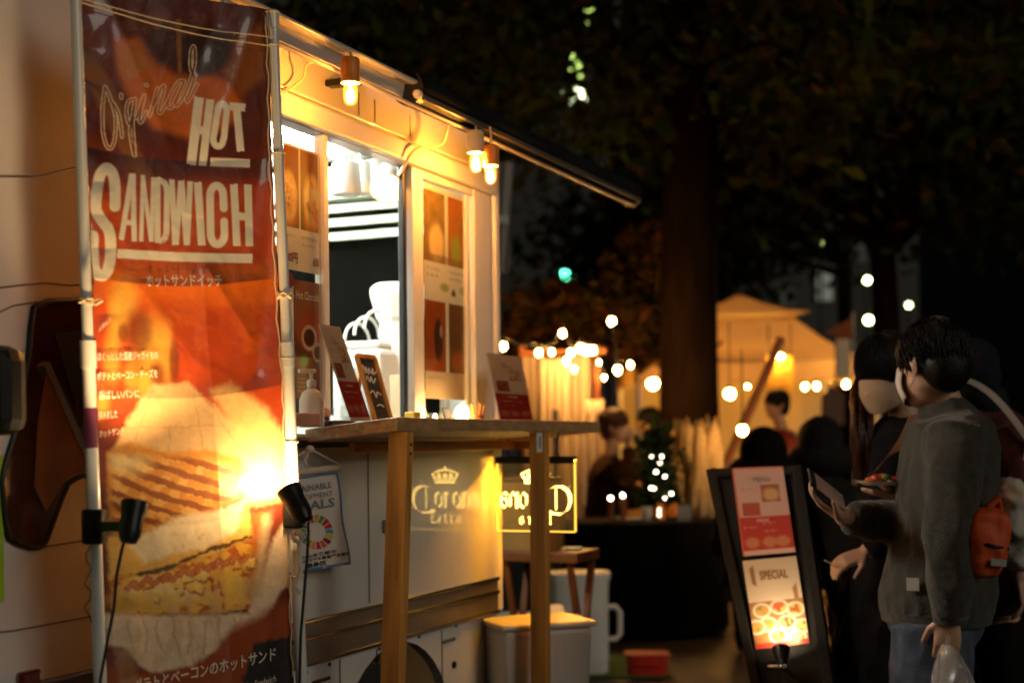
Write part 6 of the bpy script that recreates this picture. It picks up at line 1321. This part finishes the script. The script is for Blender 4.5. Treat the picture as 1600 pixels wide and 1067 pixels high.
# plastic bag in his hand
PB = mat('thin_plastic_bag', (.66, .60, .54), .22, var=.2, scale=8, alpha=.45, coat=.6); tb_ = nw + Vector((-.01, -.01, -.085)); pb = thing("plastic_bag", "thin white plastic carrier bag hanging from the man's hand", "bag", (tb_.x, tb_.y, tb_.z - .42))
mb = MB(); rr_ = []
for z, a_, b2, ox in ((0, .012, .02, 0), (-.035, .026, .05, .006), (-.09, .046, .08, .014), (-.18, .060, .11, .02), (-.32, .068, .13, .022), (-.42, .058, .12, .022)): rr_.append(ring(tb_ + Vector((ox, 0, z)), a_, b2))
mb.loft(rr_); remeshed("sack", mb, PB, pb, .006, 1, .011, 14, 3.0, (1, 1, .35)); MB().tube([tb_, nw + Vector((-.012, -.02, -.06)), nw + Vector((.01, .02, -.06)), tb_ + Vector((.0, .02, 0))], .006, 8).build("handle", PB, pb, smooth=True)
mb = MB(); mb.ell(tb_ + Vector((.01, .01, -.30)), (.035, .08, .09)); mb.build("packed_box", mat('red_packet', (.5, .07, .04), .5), pb, smooth=True)

# ---------------- the woman with the plate
COAT = mat('black_coat', (.007, .007, .008), .9, spec=.12, var=.3, scale=20, bump=.3, bscale=120); D2 = 4.92
def K(px, py, dd=0.0): return P(px, py, D2 + dd)
wo = thing("person", "woman in a black coat with long brown hair, looking down", "person", (K(1385, 900).x, D2, 0))
hc2 = K(1382, 590, -.06); F2 = frame3((-.64, -.50, -.34)); bd_ = MB(); head_parts(bd_, hc2, F2, 1.0)
bd_.tube([K(1398, 612), K(1412, 640), K(1412, 670)], [.048, .05, .07], 16); bd_.loft([ring(K(1412, 665), .06, .12), ring(K(1408, 730), .10, .15), ring(K(1400, 860), .11, .15), ring(K(1396, 960), .13, .16)])
w1 = K(1352, 862, -.20); bd_.tube([K(1400, 700, -.15), K(1398, 830, -.22), w1], [.045, .038, .026], 12); w2_ = K(1418, 776, -.41); bd_.tube([K(1420, 700, .15), K(1452, 830, .08), w2_], [.045, .038, .026], 12)
for dd in (-.09, .09): bd_.tube([K(1396, 960, dd), Vector((K(1390, 960).x, D2 + dd, .48)), Vector((K(1398, 960).x, D2 + dd, .07))], [.085, .06, .042], 14)
hand(bd_, w1, (-.9, -.15, -.35), (.1, .45, -.8), 1, (.5, .6, .6, .7), .95); hand(bd_, w2_, (-.95, -.1, .10), (0, -.1, 1), 1, (.10, .12, .15, .18), .95)
w3 = K(1340, 872, -.10)
remeshed("body", bd_, M['skin'], wo, .006, 4); eyes(wo, hc2, F2)
ct = MB(); ct.loft([ring(K(1410, 652), .07, .09), ring(K(1412, 672), .11, .16), ring(K(1408, 720), .125, .20), ring(K(1400, 820), .135, .20), ring(K(1392, 920), .17, .22), ring(Vector((K(1388, 960).x, D2, .62)), .19, .24), ring(Vector((K(1388, 960).x, D2, .48)), .195, .245)])
ct.tube([K(1402, 692, -.14), K(1392, 770, -.22), K(1394, 836, -.24), K(1362, 860, -.21)], [.08, .075, .066, .048], 16); ct.tube([K(1420, 692, .14), K(1452, 790, .12), K(1455, 826, .06), K(1432, 780, -.36)], [.08, .075, .066, .048], 16)
remeshed("coat", ct, COAT, wo, .010, 5, .007, 8, 8.0, (1.3, 1.3, .6))
tr = MB()
for dd in (-.09, .09): tr.tube([Vector((K(1390, 960).x, D2 + dd, .75)), Vector((K(1390, 960).x, D2 + dd, .45)), Vector((K(1398, 960).x, D2 + dd, .09))], [.1, .085, .07], 16)
remeshed("trousers", tr, M['blackmat'], wo, .012, 3, .005, 9, 2.0)
for dd in (-.09, .09): x = K(1398, 960).x; s_ = MB(); s_.ell((x - .05, D2 + dd, .04), (.115, .042, .04)); s_.ell((x, D2 + dd, .06), (.05, .04, .05)); remeshed("shoe", s_, M['black'], wo, .009, 3)
hr = short_hair(wo, hc2, F2, M['hair'], 1.08, 9, 0, 520, .6); g = random.Random(21); lh = MB()
for k in range(460):
    s = g.random(); side = -1
    b0 = hc2 + F2 @ Vector((g.uniform(-.09, -.01), (.090 if side else g.uniform(-.06, .06))*(side or 1), g.uniform(-.02, .06))); e = K(1334 + 30*g.random(), 750 - 70*g.random()**2, -.02 + g.uniform(-.05, .05)); m1 = b0.lerp(e, .35) + Vector((g.uniform(-.035, -.005), .01, .0)); m2 = b0.lerp(e, .72) + Vector((g.uniform(-.03, .0), -.03, 0))
    lh.tube([b0, m1, m2, e], [.0028, .0034, .0030, .0006], 4, False)
lh.build("long_hair", M['hairbrown'], hr, smooth=True); mask(wo, hc2, F2, mat('beige_mask', (.50, .36, .25), .8), 1.0, 1.05)
TAN = mat('tan_leather', (.26, .10, .035), .55, var=.2); MB().loft([[K(1428 - 72*s + 10*math.sin(s*3), 648 + 104*s, -.215 - .03*math.sin(s*3)) + Vector((a, b2, 0)) for a, b2 in ((-.014, 0), (.014, 0), (.014, .006), (-.014, .006))] for s in [i/10 for i in range(11)]]).build("shoulder_strap", TAN, wo, smooth=True)
cd = thing("paper_ticket", "small folded ticket held in the woman's fingers", "ticket", tuple(w1)); MB().box((-.045, -.003, -.002), (.03, .035, .002), Matrix.Translation(w1 + Vector((-.095, -.03, -.045))) @ Matrix.Rotation(R(25), 4, 'Y')).build("paper", M['paper'], cd)
pq = K(1378, 757, -.44); plate = thing("food_plate", "white paper plate of sliced tomato and salad held by the woman", "plate", tuple(pq)); MB().lathe([(.001, .0), (.055, 0), (.078, .010), (.079, .012), (.055, .004), (.001, .004)], pq, 28).build("plate", M['whitep'], plate, smooth=True); g = random.Random(5)
for k in range(16):
    a = g.uniform(0, 6.28); r_ = g.uniform(0, .05); m_ = g.choice((mat('tomato', (.55, .06, .02), .3), mat('tomato_skin', (.62, .14, .03), .3), mat('lettuce', (.16, .22, .04), .5), mat('bread_piece', (.6, .36, .14), .7))) if k < 4 else FOODM[k % 4]
    if k < 4: FOODM = (FOODM if k else []) + [m_]
    MB().ell(pq + Vector((r_*math.cos(a), r_*math.sin(a), .014 + .012*g.random())), (.018, .014, .009), Matrix.Rotation(g.uniform(0, 3), 3, 'Z') @ Matrix.Rotation(g.uniform(-.6, .6), 3, 'X'), 10, 6).build("food_piece", m_, plate, smooth=True)

# ---------------- the person behind, dark cap and burgundy jacket
BURG = mat('burgundy_jacket', (.085, .018, .018), .75, var=.25, scale=14, bump=.3, bscale=70); NAVY = mat('navy_cap', (.015, .018, .025), .9, spec=.12, var=.2); D3 = 5.15
def Q(px, py, dd=0.0): return P(px, py, D3 + dd)
pe = thing("person", "person in a burgundy jacket and dark cap with a white tote, turned away", "person", (Q(1560, 900).x, D3, 0)); hc3 = Q(1512, 588, 0); F3 = frame3((-.45, .85, -.1)); bd_ = MB(); head_parts(bd_, hc3, F3, 1.0)
bd_.tube([Q(1520, 618), Q(1536, 640), Q(1545, 662)], [.05, .052, .08], 16); bd_.loft([ring(Q(1555, 665), .12, .09), ring(Q(1560, 730), .17, .11), ring(Q(1562, 860), .16, .11), ring(Q(1560, 960), .17, .13)])
nw3 = Q(1592, 905, -.22); bd_.tube([Q(1585, 690, -.1), Q(1600, 820, -.16), nw3], [.05, .042, .03], 12); fw3 = Q(1500, 880, .1); bd_.tube([Q(1530, 690, .1), Q(1515, 800, .14), fw3], [.05, .042, .03], 12)
for dd in (-.09, .09): bd_.tube([Q(1560, 960, dd), Vector((Q(1560, 960).x, D3 + dd, .48)), Vector((Q(1560, 960).x, D3 + dd, .07))], [.085, .06, .042], 14)
hand(bd_, nw3, (.1, -.1, -1), (-.8, .3, 0), 1, (.6, .7, .7, .8)); hand(bd_, fw3, (-.2, .1, -1), (.8, .3, 0), 1); remeshed("body", bd_, M['skin'], pe, .008, 4); eyes(pe, hc3, F3)
jk = MB(); jk.loft([ring(Q(1530, 632), .07, .08), ring(Q(1540, 655), .13, .12), ring(Q(1556, 690), .19, .17), ring(Q(1562, 780), .20, .18), ring(Q(1562, 880), .19, .18), ring(Q(1560, 930), .19, .18)]); jk.tube([Q(1575, 680, -.12), Q(1592, 760, -.20), Q(1600, 830, -.20), Q(1594, 886, -.22)], [.09, .085, .075, .055], 16); jk.tube([Q(1528, 690, .1), Q(1512, 800, .14), Q(1502, 860, .1)], [.085, .075, .055], 16)
remeshed("jacket", jk, BURG, pe, .011, 4, .011, 8, 4.0, (1, 1, .8)); tr = MB(); tr.ell(Q(1560, 950), (.16, .15, .12))
for dd in (-.09, .09): tr.tube([Q(1560, 970, dd*.9), Vector((Q(1560, 960).x, D3 + dd, .5)), Vector((Q(1560, 960).x, D3 + dd, .09))], [.115, .095, .08], 16)
remeshed("trousers", tr, M['blackmat'], pe, .012, 3, .006, 9, 2.0)
for dd in (-.09, .09): x = Q(1560, 960).x; s_ = MB(); s_.ell((x, D3 + dd, .045), (.05, .12, .045)); remeshed("shoe", s_, M['black'], pe, .009, 3)
cp = MB(); cp.ell(hc3 + F3 @ Vector((-.015, 0, .045)), (.112, .092, .095), F3); cp.ell(hc3 + F3 @ Vector((-.045, 0, .0)), (.08, .088, .09), F3); c_ = remeshed("cap", cp, NAVY, pe, .008, 3, .003, 12, 2.0); MB().ell(hc3 + F3 @ Vector((.11, 0, .035)), (.07, .07, .008), F3).build("brim", NAVY, c_, smooth=True)
hd = MB(); hd.loft([ring(Q(1530, 640), .10, .10, tilt=(-.2, .1)), ring(Q(1528, 618), .105, .105, tilt=(-.2, .1)), ring(Q(1530, 600), .085, .09, tilt=(-.2, .1))]); remeshed("hood", hd, NAVY, pe, .010, 4, .006, 10, 3.0)
to = thing("tote_bag", "crumpled white tote bag on the burgundy person's shoulder", "bag", tuple(Q(1585, 880, -.30))); TOT = mat('white_canvas', (.62, .58, .50), .9, var=.12, bump=.3); mb = MB(); mb.loft([ring(Q(1578, 752, -.28), .03, .07), ring(Q(1584, 775, -.29), .075, .10), ring(Q(1588, 820, -.30), .095, .11), ring(Q(1590, 862, -.30), .09, .10), ring(Q(1594, 884, -.30), .05, .07)]); remeshed("sack", mb, TOT, to, .009, 2, .016, 10, 2.0)
MB().loft([[Q(1500 + 108*s, 592 + 96*s**1.25 - 12*math.sin(math.pi*s), -.20 - .05*s) + Vector((a, b2, a*.6)) for a, b2 in ((-.010, 0), (.010, 0), (.010, .005), (-.010, .005))] for s in [i/10 for i in range(11)]] + [[Q(1596, 760, -.28) + Vector((a, b2, 0)) for a, b2 in ((-.010, 0), (.010, 0), (.010, .005), (-.010, .005))]]).build("strap", TOT, to, smooth=True)

# ---------------- seated and standing people farther off
def far_person(px, d, z_head, face, top_m, hair_m, label, sitting=True, hood=None, mass=1.0, voxel=.014, arm=None):
    x = P(px, 650, d).x; f = Vector((face[0], face[1], 0)).normalized(); l_ = Vector((-f.y, f.x, 0)); h = Vector((x, d, z_head)); o = thing("person", label, "person", (x, d, 0)); Fm_ = frame3((f.x, f.y, -.15))
    sh_z = z_head - .28; hip_z = .48 if sitting else .92; hipc = Vector((x, d, hip_z)) - f*(.10 if sitting else 0); shc = Vector((x, d, sh_z)) - f*.06; an = math.atan2(f.y, f.x)
    b = MB(); head_parts(b, h, Fm_, 1.0); b.tube([h - Vector((0, 0, .09)) - f*.02, shc + Vector((0, 0, .06))], [.05, .06], 12); b.loft([ring(shc, .08, .15, 20, an), ring(shc.lerp(hipc, .5), .10, .14, 20, an), ring(hipc, .12, .16, 20, an)])
    legs = MB(); t = MB(); t.loft([ring(shc + Vector((0, 0, .07)), .06, .07, 20, an), ring(shc + Vector((0, 0, .03)), .10, .17, 20, an), ring(shc - Vector((0, 0, .06)), .125*mass, .21*mass, 20, an), ring(shc.lerp(hipc, .55), .14*mass, .20*mass, 20, an), ring(hipc, .16*mass, .21*mass, 20, an)])
    for s in (-1, 1):
        sh = shc + l_*.18*s - Vector((0, 0, .03)); el = sh + f*.10 + l_*.05*s - Vector((0, 0, .27)); wr = el + f*.22 - l_*.06*s + Vector((0, 0, .06 if sitting else -.05))
        if arm and s == arm: wr = h + f*.10 + l_*.02*s - Vector((0, 0, .10)); el = sh + f*.20 - Vector((0, 0, .18))
        b.tube([sh, el, wr], [.045, .038, .028], 10); hand(b, wr, (wr - el), -l_*s, 1, sc=.95); t.tube([sh, el, el.lerp(wr, .85)], [.085*mass, .07*mass, .05], 12)
        if sitting: kn = hipc + f*.45 + l_*.1*s; ft = kn + f*.02; ft.z = .08; pts = [hipc + l_*.09*s, kn, ft]
        else: pts = [hipc + l_*.09*s, Vector((x, d, .48)) + l_*.1*s, Vector((x, d, .08)) + l_*.1*s]
        b.tube(pts, [.08, .06, .045], 10); legs.tube(pts, [.105, .085, .065], 12); ft = pts[-1]; legs.ell(ft + f*.05 - Vector((0, 0, .03)), (.12, .05, .045), Matrix.Rotation(an, 3, 'Z'))
    remeshed("body", b, M['skin'], o, .010, 3); remeshed("jacket", t, top_m, o, voxel, 4, .008, 7, px); remeshed("trousers", legs, M['blackmat'], o, voxel, 3, .004, 8, px); eyes(o, h, Fm_)
    short_hair(o, h, Fm_, hair_m, 1.06, int(px), .02, 160)
    if hood: hb = MB(); hb.ell(h + Fm_ @ Vector((-.03, 0, .0)), (.15, .145, .15), Fm_); hb.ell(h - Vector((0, 0, .12)) - f*.03, (.17, .22, .12), Matrix.Rotation(an, 3, 'Z')); remeshed("hood", hb, hood, o, .012, 4, .006, 8, px)
    return o, h, Fm_, f, l_
def stool_for(px, d, label, f=(0, 0)):
    x = P(px, 650, d).x - f[0]*.1; y = d - f[1]*.1; o = thing("stool", label, "stool", (x, y, 0), 0, "stools under the seated people"); MB().lathe([(.001, .34), (.17, .34), (.18, .355), (.17, .37), (.001, .37)], (x, y, 0), 20).build("seat", M['wood'], o, smooth=True)
    for k in range(4): a = .785 + 1.57*k; MB().tube([(x + .12*math.cos(a), y + .12*math.sin(a), .338), (x + .17*math.cos(a), y + .17*math.sin(a), 0)], .014, 8).build("leg", M['woodred'], o, smooth=True)
BRC = mat('brown_coat', (.036, .015, .006), .9, spec=.1, var=.25, bump=.3)
far_person(962, 10.6, P(960, 668, 10.6).z, (.95, -.3), BRC, M['hairbrown'], "person in a brown coat sitting at the black table, head in profile", mass=1.12, arm=-1); stool_for(962, 10.6, "stool under the person in the brown coat", (.95, -.3))
far_person(1012, 12.4, P(1012, 662, 12.4).z, (-.8, -.5), mat('dark_red_coat', (.14, .02, .015), .85, spec=.1), M['hair'], "person in a dark red coat sitting behind the fairy-light tree", mass=1.05); stool_for(1012, 12.4, "stool under the person in the dark red coat", (-.8, -.5))
REDJ = mat('red_jacket', (.22, .02, .014), .7, var=.2); far_person(1212, 12.6, P(1210, 634, 12.6).z, (-.9, -.35), REDJ, M['hair'], "person in a red jacket facing the beam, beneath the yellow board", sitting=False, mass=1.0)
far_person(1192, 8.6, P(1192, 706, 8.6).z, (.1, 1.0), COAT, M['hair'], "person in a black hooded coat seated with back turned behind the menu board", hood=COAT, mass=1.3); stool_for(1192, 8.6, "stool under the black-hooded person", (.1, 1.0))
GRH = mat('charcoal_hood', (.022, .021, .020), .9, spec=.12, var=.2); far_person(1282, 8.9, P(1282, 688, 8.9).z, (.2, 1.0), GRH, M['hair'], "person in a charcoal hooded coat seated behind the phone", hood=GRH, mass=1.25); stool_for(1282, 8.9, "stool under the charcoal-hooded person", (.2, 1.0))
